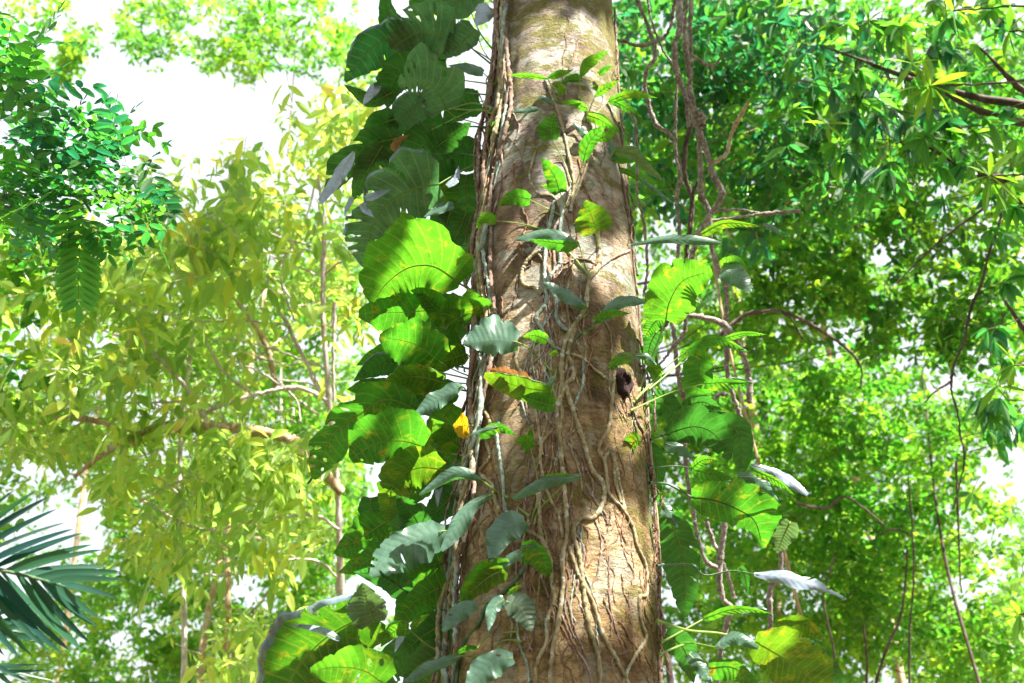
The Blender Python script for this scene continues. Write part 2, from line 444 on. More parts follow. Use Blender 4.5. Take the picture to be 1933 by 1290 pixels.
# ------------------------------------------------------------------ big leaves
def wprof(w, heart):
    u = np.linspace(0, 1, 12)
    if heart: p = np.array([0.55, 0.85, 0.97, 1, .98, .92, .84, .73, .59, .42, .22, 0.02])
    else: p = np.array([0.10, 0.5, 0.76, 0.92, 1, .99, .93, .82, .66, .45, .22, 0.02])
    return u, p * w


LEAFN = [0]


def big_leaf(parent, mat, mid, L, Rw, off=0.0, k=0.8, kx=0.0, up=False, curl=(1, 1), heart=True, lobe=0.25, nv=11, slits=0, fen=0,
             pet=None, pr=0.0045, wav=1.0, cup=0.25, d=None, petm='petiole', label=None, spl=0):
    LEAFN[0] += 1
    rs = np.random.default_rng(LEAFN[0] * 77 + 5)
    pm = smooth_path([(a, b, 0) for a, b in mid], 80)[:, :2]
    M_ = nv * 4; C = 9
    x0, y0 = mid[0]
    D = (surfd(x0, y0) if 870 < x0 < 1240 else trunk_depth(y0)) + off if d is None else d
    mpp = D / F
    seglen = np.linalg.norm(np.diff(pm, axis=0), axis=1).sum()
    def prof(w):
        if isinstance(w, (list, tuple)): return np.linspace(0, 1, len(w)), np.array(w, float)
        return wprof(w, heart)
    profs = (prof(L), prof(Rw))
    T = np.gradient(pm, axis=0); T /= np.linalg.norm(T, axis=1)[:, None]
    # blend the normals a bit so that strongly bent midribs do not self-cross
    ph = rs.random(6) * 6.28; nrand = rs.random((2, 12)) ** 2
    verts = []; uvs = []; depth0 = []
    maxw = max(profs[0][1].max(), profs[1][1].max())
    for i in range(M_ + 1):
        t = i / M_
        for c in range(-C, C + 1):
            v = c / C; av = abs(v); s = 0 if c < 0 else 1
            a = 0.22
            u = min(1.0, t + a * av * min(1, 3 * t) * (1 - t))
            fi = u * 79; i0 = min(int(fi), 78); fr = fi - i0
            p = pm[i0] * (1 - fr) + pm[i0 + 1] * fr; tg = T[i0] * (1 - fr) + T[i0 + 1] * fr; tg /= np.linalg.norm(tg) + 1e-9
            nrm = np.array([tg[1], -tg[0]])   # left of the travel direction on screen (y down)
            w = np.interp(u, *profs[s]); big = maxw > 30
            w *= 1 + wav * (0.06 * math.sin(u * 13 + ph[s]) + 0.035 * math.sin(u * 31 + ph[2 + s]) + 0.02 * math.sin(u * 67 + ph[4 + s])) * av
            # scalloped margin between veins
            if big: w *= 1 - 0.30 * nrand[s][int(t * nv / 2 + ph[s] / 6.28) % 12] * (0.5 - 0.5 * math.cos(math.pi * t * nv + ph[s])) ** 7 * av ** 3 * min(1, 4 * t) * min(1, 5 * (1 - t))
            w *= 1 - 0.018 * wav * (0.5 - 0.5 * math.cos(2 * math.pi * t * nv)) * av ** 4
            sgn = 1 if c < 0 else -1
            cs = curl[s]; vv = av; dz = 0.0
            if av > 0:
                if cs < 1:
                    if av > cs:
                        e = (av - cs)
                        vv = cs - e * 0.9; dz = -(e * w * mpp * 1.2 + 0.006)
                    vv /= cs
            q = p + nrm * sgn * w * vv
            if t < 0.35: q = q - tg * lobe * w * av * (1 - t / 0.35) ** 2 * (1 if heart else 0)
            dd = D + k * (q[1] - y0) * mpp + kx * (q[0] - x0) * mpp
            ww = w * mpp
            dd += cup * (vv ** 1.6) * ww * (1 if up else -1) + dz
            # vein corrugation and a wavy margin
            dd += (0.034 if maxw > 27 and mat not in ('skysheen', 'violet') else 0.004) * ww * math.cos(2 * math.pi * t * nv) * min(1, av * 3) * (1 - 0.3 * av)
            dd += wav * av ** 2 * ww * 0.22 * math.sin(u * 13 + ph[4 + s]) + wav * av ** 3 * ww * (0.12 if maxw > 24 else 0.05) * math.sin(u * 29 + ph[2 + s])
            verts.append(at(q[0], q[1], dd)); uvs.append((t * nv, v))
    W = 2 * C + 1
    dele = set()
    def slit(j, s, v0, v1):
        r = int(j * 4 + 2)
        c0, c1 = int(v0 * C), int(round(v1 * C))
        for c in range(c0, c1):
            dele.add((r, (C + c) if s else (C - 1 - c)))
        for c in ([c0] if v1 >= 1 else [c0, c1]):   # pointed ends
            cc = C + c if s else C - c
            a1, a2 = r * W + cc, (r + 1) * W + cc
            mdl = (verts[a1] + verts[a2]) / 2; verts[a1] = mdl; verts[a2] = mdl.copy()
    def spread(j, s, v0, v1, g):
        """pull the two rims of a slit apart so it opens like a torn lobe"""
        r = j * 4 + 2
        for c in range(int(v0 * C), C + 1):
            cc = C + c if s else C - c
            f = min(1, (c / C - v0) / max(0.05, 0.7)) * g
            for rr, sg in ((r, -1), (r + 1, 1)):
                if 1 < rr < M_:
                    i_ = rr * W + cc; j_ = (rr + sg) * W + cc
                    verts[i_] = verts[i_] * (1 - f) + verts[j_] * f
    for j in rs.permutation(range(2, nv - 1))[:slits]:
        s = int(rs.integers(0, 2)); v0 = 0.25 + 0.3 * rs.random(); slit(int(j), s, v0, 1.0 if rs.random() < 0.5 else 0.85)
        spread(int(j), s, v0, 1.0, 0.5)
    for _ in range(spl):
        j = int(rs.integers(3, nv - 1)); s = int(rs.integers(0, 2)); slit(j, s, 0.4, 1.0); spread(j, s, 0.4, 1, 0.85)
    for _ in range(fen):
        j = int(rs.integers(1, nv - 1)); s = int(rs.integers(0, 2)); v0 = 0.14 + 0.4 * rs.random(); v1 = v0 + 0.24 + 0.14 * rs.random(); slit(j, s, v0, v1)
        r = j * 4 + 2
        for c in range(int(v0 * C) + 1, int(round(v1 * C))):
            cc = C + c if s else C - c
            for rr, sg in ((r, -1), (r + 1, 1)):
                if 1 < rr < M_: verts[rr * W + cc] = verts[rr * W + cc] * 0.65 + verts[(rr + sg) * W + cc] * 0.35
    Q = []
    for i in range(M_):
        for c in range(W - 1):
            if (i, c) in dele: continue
            a_ = i * W + c
            Q.append((a_, a_ + 1, a_ + W + 1, a_ + W))
    Q = np.array(Q)
    V = np.array(verts)
    # facing: front face = upper side
    c0 = (M_ // 2) * W + C
    n_ = np.cross(V[c0 + 2] - V[c0 - 2], V[c0 + W * 3] - V[c0 - W * 3]); tocam = CAM - V[c0]
    facing = n_ @ tocam > 0
    if facing != up: Q = Q[:, ::-1]
    o = mesh_obj('leaf', V, Q, M[mat], parent, uv=uvs)
    if label: o['label'] = label
    # petiole running on as the midrib
    mp = [V[i * W + C] + (CAM - V[i * W + C]) * 0.0006 * (1 if not up else -1) for i in range(0, M_ - 2, 3)]
    rr = list(np.linspace(pr, pr * 0.25, len(mp)))
    pts = mp[::-1]; rad = rr[::-1]
    if pet:
        ends = []
        for e in pet:
            if len(e) == 3: ends.append(at(e[0], e[1], trunk_depth(e[1]) + e[2]))
            else: ends.append(surf(e[0], e[1], 0.01))
        pts = pts + ends; rad = rad + [pr * 1.1] * (len(ends) - 1) + [pr * 1.5]
    P = smooth_path(pts, max(12, 3 * len(pts)))
    if pet and len(pet) == 1:   # little sag
        pass
    Vt, Qt = tube_geo(P, rad, 6)
    mesh_obj('petiole', Vt, Qt, M[petm], o)
    return o


# ------------------------------------------------------------------ ground
def build_ground():
    n = 60
    g = np.concatenate([-np.geomspace(300, 1, n // 2), [0], np.geomspace(1, 300, n // 2)])
    X, Y = np.meshgrid(g, g + 0.0)
    Z = np.array([[0.12 * mnoise.noise(Vector((x * 0.15, y * 0.15, 0))) for x in g] for y in g]) - 0.05
    V = np.stack([X, Y, Z], -1).reshape(-1, 3); w = len(g)
    Q = [(j * w + i, j * w + i + 1, (j + 1) * w + i + 1, (j + 1) * w + i) for j in range(w - 1) for i in range(w - 1)]
    m, nt = newmat('leaf_litter')
    oc = coords(nt)
    c = ramp(nt, noise(nt, 9, 8, 0.7, oc), [(0.3, (0.05, 0.035, 0.02)), (0.5, (0.14, 0.10, 0.05)), (0.62, (0.09, 0.13, 0.03)), (0.75, (0.22, 0.16, 0.09))])
    pb = nt.nodes.new('ShaderNodeBsdfPrincipled'); nt.links.new(c, pb.inputs[0]); pb.inputs['Roughness'].default_value = 0.9
    out = nt.nodes.new('ShaderNodeOutputMaterial'); nt.links.new(pb.outputs[0], out.inputs[0])
    o = mesh_obj('ground', V, Q, m); tag(o, kind='structure')
    o['label'] = 'forest floor of leaf litter and low green growth'


build_ground()

# ------------------------------------------------------------------ host tree
host = empty('forest_tree', (tcx(0), TY, 0), 'massive straight tree trunk with mossy brown bark wrapped in climbing vines', 'tree')


def build_trunk():
    na, nz = 150, 420
    zs = np.linspace(-0.1, 13.0, nz); V = []
    for z in zs:
        r0 = trad(z); cx = tcx(z)
        for j in range(na):
            a = 2 * math.pi * j / na
            ca, sa = math.cos(a), math.sin(a)
            r = r0 + tdisp(ca, sa, z)
            # the dent below the moss collar and a swelling by the knot
            V.append((cx + ca * r, TY + sa * r, z))
    Q = [(i * na + j, i * na + (j + 1) % na, (i + 1) * na + (j + 1) % na, (i + 1) * na + j) for i in range(nz - 1) for j in range(na)]
    mesh_obj('trunk', V, Q, M['host'], host)


build_trunk()
# limbs and the crown overhead, out of the frame, whose gaps let the sun through
top = np.array([tcx(12), TY, 12.6])
for e, r0 in (((3.6, 2.0, 12.6), .16), ((5.5, 0.2, 14.0), .12), ((2.2, 1.0, 16.0), .15), ((-2.2, 3.0, 16.0), .14), ((0.5, 7.0, 17.5), .16), ((2.5, 4.5, 17.0), .14)):
    e = np.array(e)
    tube('limb', [top, top * 0.6 + e * 0.4 + np.array([0, 0, 0.6]), e], [r0 * 1.3, r0, r0 * 0.25], M['darkbark'], host, 16, 8)


# ------------------------------------------------------------------ small foliage machinery
def leaf_rows(kind):
    if kind == 'lance': return [(0, .02), (.25, .72), (.6, .95), (1, .02)]
    if kind == 'oval': return [(0, .04), (.2, .8), (.7, .92), (1, .06)]
    if kind == 'oval5': return [(0, .03), (.15, .72), (.45, 1.0), (.8, .72), (1, .03)]
    if kind == 'lance5': return [(0, .02), (.2, .62), (.5, 1.0), (.78, .62), (1, .01)]
    return [(0, .02), (.3, 1.0), (.68, .8), (1, .02)]


class Foliage:
    def __init__(s, kind='oval', seed=1):
        s.rows = leaf_rows(kind); s.O = []; s.A = []; s.Nn = []; s.L = []; s.W = []; s.T = []; s.D = []
        s.tw = []; s.rs = np.random.default_rng(seed)

    def leaf(s, o, a, n, L, W, tint, droop=0.15):
        s.O.append(o); s.A.append(a); s.Nn.append(n); s.L.append(L); s.W.append(W); s.T.append(tint); s.D.append(droop)

    def build(s, name, mat, parent, twmat):
        O = np.array(s.O); A = np.array(s.A); Nn = np.array(s.Nn); L = np.array(s.L)[:, None]; W = np.array(s.W)[:, None]; D = np.array(s.D)[:, None]
        A /= np.linalg.norm(A, axis=1)[:, None] + 1e-9
        B = np.cross(A, Nn); B /= np.linalg.norm(B, axis=1)[:, None] + 1e-9
        Nn = np.cross(B, A)
        flip = Nn[:, 2] < 0; Nn[flip] *= -1; B[flip] *= -1
        parts = []
        for (t, w) in s.rows:
            for sd in (-1, 0, 1):
                p = O + A * L * t + B * (sd * w) * W * 0.5 + Nn * (abs(sd) * w * W * 0.14)
                p = p + np.array([0, 0, -1.0]) * (D * L * t * t)
                parts.append(p)
        nr = len(s.rows); n = len(O)
        V = np.stack(parts, 1)   # n, nr*3, 3
        tmpl = []
        for i in range(nr - 1):
            for c in (0, 1):
                a = i * 3 + c; tmpl.append((a, a + 1, a + 4, a + 3))
        tmpl = np.array(tmpl)
        Q = (tmpl[None] + (np.arange(n) * nr * 3)[:, None, None]).reshape(-1, 4)
        V = V.reshape(-1, 3); T = np.repeat(np.array(s.T), nr * 3); mi = np.zeros(len(Q), int)
        if s.tw:
            Vs = [V]; Qs = [Q]; base = len(V); tn = 0
            for (p0, p1, r) in s.tw:
                ax = p1 - p0; b = np.cross(ax, (0.3, 0.5, 0.8)); b /= np.linalg.norm(b) + 1e-9; c = np.cross(ax, b); c /= np.linalg.norm(c) + 1e-9
                ring = [b, -0.5 * b + .866 * c, -0.5 * b - .866 * c]
                Vs.append(np.array([p0 + x * r for x in ring] + [p1 + x * r * 0.5 for x in ring]))
                Qs.append(np.array([(base + j, base + (j + 1) % 3, base + 3 + (j + 1) % 3, base + 3 + j) for j in range(3)])); base += 6; tn += 3
            V = np.vstack(Vs); Q = np.vstack(Qs); T = np.concatenate([T, np.zeros(len(V) - len(T))]); mi = np.concatenate([mi, np.ones(tn, int)])
        return mesh_obj(name, V, Q, [M[mat], M[twmat]], parent, tint=T, mi=mi, smooth=False)


GAPS = [  # openings in the canopy: px, py, rx, ry
    (1770, 345, 75, 28), (1785, 725, 45, 40), (1905, 885, 75, 62), (1668, 482, 48, 36), (1585, 640, 45, 40), (1860, 1000, 60, 30), (1830, 1110, 55, 34),
    (1500, 410, 20, 14), (1690, 160, 20, 16), (1625, 150, 16, 14), (1335, 100, 14, 14), (1255, 430, 40, 30), (1215, 100, 18, 30), (1290, 520, 40, 40), (1440, 470, 20, 22),
    (250, 190, 150, 95), (160, 75, 60, 90), (400, 185, 110, 36), (330, 250, 90, 50), (150, 950, 55, 60), (60, 620, 60, 30), (200, 640, 50, 25), (235, 740, 60, 22), (455, 1090, 55, 40),
    (500, 1125, 60, 32), (660, 20, 40, 40), (90, 1000, 120, 60), (560, 480, 40, 26), (480, 240, 60, 40), (380, 330, 120, 70, .45), (30, 700, 40, 30), (80, 880, 80, 25), (330, 1180, 70, 25), (640, 640, 30, 30),
    (600, 215, 40, 25), (230, 1210, 50, 20), (520, 640, 130, 130, .6), (250, 770, 230, 60, .35), (120, 620, 130, 70, .35), (330, 560, 100, 60, .4),
    (1740, 720, 130, 80, .5), (1800, 450, 150, 80, .4), (1850, 1050, 130, 110, .5), (1560, 620, 120, 60, .4), (1270, 460, 60, 120, .5)]


def gap_ok(x, y, rs, strength=1.0):
    for g_ in GAPS:
        gx, gy, rx, ry = g_[:4]
        e = ((x - gx) / rx) ** 2 + ((y - gy) / ry) ** 2
        if e < 1.0 and rs.random() < strength * (g_[4] if len(g_) > 4 else 1.0) * (1.05 - 0.4 * e): return False
    return True


def sprays(fo, regions, n, leafpx, nl=(6, 12), ratio=0.42, planar=False, droop=0.2, clump=0.0, freq=1.2, tr=(0.0, 1.0), hang=0.0, gs=1.0, flat=0.6, twr=0.003, spread=1.0, bunch=None):
    """regions: (cx, cy, rx, ry, depth, ddepth, weight, tint shift)"""
    rs = fo.rs
    wt = np.array([r[6] for r in regions], float); wt /= wt.sum()
    made = 0; tries = 0
    while made < n and tries < n * 12:
        tries += 1
        r = regions[rs.choice(len(regions), p=wt)]
        a = rs.random() * 2 * math.pi; q = math.sqrt(rs.random())
        x = r[0] + r[2] * q * math.cos(a); y = r[1] + r[3] * q * math.sin(a)
        d = r[4] + (rs.random() * 2 - 1) * r[5]
        if not gap_ok(x, y, rs, gs): continue
        c = at(x, y, d)
        if clump:
            nv = mnoise.noise(Vector(c * freq / (r[4] / 8)))
            if nv < clump - 0.5 + 0.25 * rs.random(): continue
        made += 1
        size = leafpx * r[4] / F
        m = int(rs.integers(nl[0], nl[1] + 1))
        ax = rs.normal(size=3); ax[2] = ax[2] * 0.5 - hang; ax /= np.linalg.norm(ax)
        nrm = np.array([0, 0, 1.0]) * flat + rs.normal(size=3) * (1 - flat) * 0.8
        if planar:
            nrm = np.array([0.0, -0.25, 0.8]) + rs.normal(size=3) * 0.35
        nrm -= ax * (nrm @ ax); nrm /= np.linalg.norm(nrm) + 1e-9
        side = np.cross(ax, nrm)
        tint0 = r[7] + (tr[0] + (tr[1] - tr[0]) * rs.random())
        ln = size * (0.42 * m if planar else 0.38 * m) * spread
        p0 = c - ax * ln * 0.5
        if bunch:  # whorl at the twig end
            for j in range(m):
                an = j / m * 6.283 + rs.random() * 0.5
                dr = side * math.cos(an) + nrm * math.sin(an) * 0.25 + ax * 0.35 + np.array([0, 0, -1]) * (0.3 + hang); dr = dr + (np.cross(side, ax)) * math.sin(an) * 0.6
                dr /= np.linalg.norm(dr)
                S = size * (0.75 + 0.5 * rs.random())
                fo.leaf(c, dr, nrm + rs.normal(size=3) * 0.3, S, S * ratio, np.clip(tint0 + 0.15 * rs.normal(), 0, 1), droop)
            fo.tw.append((c - ax * size * 1.4, c, twr * 1.5))
            continue
        for j in range(m):
            f = (j + 0.6) / m
            if planar:
                sd = 1 if j % 2 else -1; f = (j // 2 * 2 + 1.2) / m
                dr = side * sd * 0.85 + ax * 0.5; jit = 0.10
            else:
                sd = 1 if j % 2 else -1
                dr = side * sd * 0.8 + ax * 0.6 + rs.normal(size=3) * 0.35; jit = 0.35
            if planar and j >= m - 1: dr = ax.copy()
            dr = dr + np.array([0, 0, -hang * 0.8])
            dr /= np.linalg.norm(dr)
            bend = np.array([0, 0, -1.0]) * droop * ln * f * f * 0.8
            o = p0 + ax * ln * f + bend + (rs.normal(size=3) * size * 0.12 if not planar else 0)
            S = size * (0.7 + 0.55 * rs.random()) * (1 if not planar else (0.75 + 0.35 * math.sin(math.pi * min(1, f))))
            fo.leaf(o, dr, nrm + rs.normal(size=3) * jit, S, S * ratio * (0.85 + 0.3 * rs.random()), np.clip(tint0 + 0.12 * rs.normal(), 0, 1), droop)
        fo.tw.append((p0, p0 + ax * ln * 0.55 + np.array([0, 0, -1.0]) * droop * ln * 0.24, twr))
        fo.tw.append((p0 + ax * ln * 0.55 + np.array([0, 0, -1.0]) * droop * ln * 0.24, p0 + ax * ln + np.array([0, 0, -1.0]) * droop * ln * 0.8, twr * 0.7))


# crown of the host tree overhead: dapples the trunk
HOLES = [(1075, 92, 78, 36), (1150, 120, 22, 60), (1100, 40, 34, 14), (1165, 525, 42, 66), (1105, 500, 22, 20), (1150, 1020, 52, 62), (1135, 1130, 78, 105), (1205, 645, 16, 75),
         (1180, 815, 28, 45), (958, 205, 24, 38), (938, 448, 10, 32), (925, 300, 14, 60), (1030, 1240, 30, 55), (1290, 545, 60, 55), (1140, 110, 20, 30), (1150, 165, 26, 18),
         (1200, 185, 50, 14), (1475, 905, 60, 26), (1500, 1095, 80, 20), (1235, 700, 20, 34), (765, 1010, 50, 12), (800, 990, 22, 12), (1410, 633, 42, 14), (790, 462, 26, 20),
         (830, 755, 45, 20), (765, 625, 22, 14), (770, 852, 34, 18), (690, 1255, 60, 30), (735, 1000, 40, 14), (1100, 250, 30, 22), (990, 1150, 30, 14), (1210, 310, 36, 20),
         (905, 1100, 30, 28), (1380, 720, 30, 16), (1130, 210, 30, 20), (1185, 1235, 24, 24), (1000, 1050, 16, 10)]
OFFH = [h for h in HOLES if not 870 < h[0] < 1240]
OFFC = np.array([at(h[0], h[1], trunk_depth(h[1]) - 0.15) for h in OFFH])


def lets_sun(p, m):
    """True where a leaf at p would close one of the gaps the sun falls through"""
    # back along the sun ray to the trunk
    a = SUN[0] ** 2 + SUN[1] ** 2; cx = 0.23; rad = 0.42
    dx, dy = p[0] - cx, p[1] - TY
    b = -2 * (dx * SUN[0] + dy * SUN[1]); c = dx * dx + dy * dy - rad * rad
    D = b * b - 4 * a * c
    pts = []
    if D > 0:
        h = p - SUN * ((-b - math.sqrt(D)) / (2 * a))
        if h[2] > 1.5:
            u, v, d = pix(h)
            for hx, hy, rx, ry in HOLES:
                if 870 < hx < 1240 and ((u - hx) / (rx + m)) ** 2 + ((v - hy) / (ry + m)) ** 2 < 1: return True
    q = p - OFFC; q = q - (q @ SUN)[:, None] * SUN
    for i in np.nonzero(np.linalg.norm(q, axis=1) < 0.55)[0]:
        u, v, d = pix(OFFC[i] + q[i]); hx, hy, rx, ry = OFFH[i]
        if ((u - hx) / (rx + m)) ** 2 + ((v - hy) / (ry + m)) ** 2 < 1: return True
    return False


fo = Foliage('oval', 5); rs = fo.rs
cnt = 0
while cnt < 13000:
    x = rs.uniform(520, 1560); y = rs.uniform(-160, 1430)
    if rs.random() < (0.10 if x > 860 else 0.45): continue
    base = surf(x, y) if 870 < x < 1240 else at(x, y, trunk_depth(y) + rs.uniform(-.3, .4))
    p = base + SUN * rs.uniform(6.3, 9.0)
    if lets_sun(p, 17): continue
    cnt += 1
    u, v, dd = pix(p)
    if dd > 0 and -60 < u < 1990 and -60 < v < 1350: continue
    a = rs.normal(size=3); a[2] *= 0.4; a /= np.linalg.norm(a)
    S = rs.uniform(0.09, 0.15)
    fo.leaf(p - a * S * 0.5, a, SUN * 0.6 + rs.normal(size=3) * 0.35, S, S * 0.55, rs.random(), 0.1)
# more crown, out of view, added overhead to cut skylight on the camera side
cnt = 0
while cnt < 8500:
    a = rs.uniform(0, 2 * math.pi); q = 11 * math.sqrt(rs.random())
    p = np.array([0.5 + q * math.cos(a), 1.0 + q * math.sin(a), rs.uniform(10.5, 17)])
    if mnoise.noise(Vector(p * 0.45)) < -0.05 or (p[0] < -2.5 and rs.random() < 0.75): continue
    u, v, dd = pix(p)
    if dd > 0 and -80 < u < 2010 and -80 < v < 1370: continue
    if lets_sun(p, 26): continue
    cnt += 1
    a = rs.normal(size=3); a[2] *= 0.4; a /= np.linalg.norm(a); S = rs.uniform(0.14, 0.3)
    fo.leaf(p, a, np.array([0, 0, 1.0]) + rs.normal(size=3) * 0.35, S, S * 0.55, rs.random(), 0.1)
cr = fo.build('crown', 'f_canopy', host, 'darkbark')

# unseen foliage added behind and beside the viewer to cut skylight on the trunk
fo = Foliage('lance', 8); r2 = fo.rs; cnt = 0
while cnt < 7500:
    a = r2.uniform(math.pi * 1.2, math.pi * 2.07); q = r2.uniform(7, 15)
    p = np.array([q * math.cos(a), 1.0 + q * math.sin(a) * 0.9, r2.uniform(0.3, 13.5) * (0.5 + 0.5 * q / 15)])
    if mnoise.noise(Vector(p * 0.35)) < -0.12: continue
    u, v, dd = pix(p)
    if dd > 0 and -150 < u < 2080 and -150 < v < 1400: continue
    if lets_sun(p, 30): continue
    cnt += 1; ax = r2.normal(size=3); ax[2] *= .5; S = r2.uniform(.3, .6)
    fo.leaf(p, ax, np.array([0, 0, 1.0]) + r2.normal(size=3) * .6, S, S * .5, r2.random(), .2)
ob = fo.build('unseen_shade_foliage', 'f_canopy', None, 'darkbark'); ob['kind'] = 'stuff'; ob['label'] = 'unseen leaf mass added behind and beside the viewer to cut skylight'; ob['category'] = 'unseen_shade_foliage'

# ------------------------------------------------------------------ knot hole on the trunk
kp = surf(1172, 726, -0.01)
V = []; Q = []
nn, mm = 22, 9
nrmk = kp - np.array([tcx(kp[2]), TY, kp[2]]); nrmk /= np.linalg.norm(nrmk)
tk = np.cross((0, 0, 1), nrmk); tk /= np.linalg.norm(tk)
for i in range(mm):
    f = i / (mm - 1)
    rr = 0.72 * [0.078, 0.070, 0.062, 0.052, 0.042, 0.036, 0.028, 0.016, 0.002][i]; hh = [-.012, .016, .034, .044, .042, .032, .024, .018, .016][i]
    for j in range(nn):
        a = 2 * math.pi * j / nn; lump = 1 + 0.16 * math.sin(3 * a + 1) + 0.10 * math.sin(7 * a) + 0.05 * math.sin(11 * a + i)
        V.append(kp + tk * math.cos(a) * rr * lump + np.array([0, 0, 1.5]) * math.sin(a) * rr * lump + nrmk * (hh + 0.006 * math.sin(5 * a + i)))
for i in range(mm - 1):
    for j in range(nn): Q.append((i * nn + j, i * nn + (j + 1) % nn, (i + 1) * nn + (j + 1) % nn, (i + 1) * nn + j))
mesh_obj('knot', V, Q, M['hole'], host)['label'] = 'dark rotten knot with a hollow centre'

# ------------------------------------------------------------------ climbers
left = empty('climbing_vine', tuple(surf(850, 1290) * np.array([1, 1, 0])), 'dense climber of huge lobed dark leaves down the left edge of the trunk', 'vine')
cen = empty('climbing_vine', tuple(surf(1040, 1290) * np.array([1, 1, 0])), 'creeper with winding grey brown stems and small leaves across the front of the trunk', 'vine')
rgt = empty('climbing_vine', tuple(surf(1235, 1290) * np.array([1, 1, 0])), 'climber with long arching stalks and broad leaves on the right edge of the trunk', 'vine')


def stem_on(parent, pts, wpx, mat='stem', name='stem', off=0.0, wob=0.004, lump=0.12):
    P = []
    for p in pts:
        x, y = p[0], p[1]; o = p[2] if len(p) > 2 else 0.0
        r = wpx / 2 * surfd(x, y) / F
        P.append(surf(x, y, r * 0.55 + off + o))
    k_ = 0.42 if wpx > 5 else 0.5
    rad = [wpx * k_ * surfd(*p[:2]) / F for p in pts]
    n = max(10, 14 * (len(pts) - 1)) if wpx > 5 else max(8, 8 * (len(pts) - 1))
    rr = np.interp(np.linspace(0, 1, n), np.linspace(0, 1, len(rad)), rad)
    if wpx > 5:   # swollen nodes where old leaves fell
        ph = (abs(pts[0][0]) * 7.3) % 6; per = 9.0 + (abs(pts[0][1]) % 5)
        rr = rr * (0.95 + 0.30 * np.maximum(0, np.sin(np.arange(n) * 2 * math.pi / per + ph)) ** 10 + 0.08 * np.sin(np.arange(n) * 0.23 + ph))
    return tube(name, P, list(rr), M[mat], parent, n=n, ns=9, lump=lump, wob=wob)


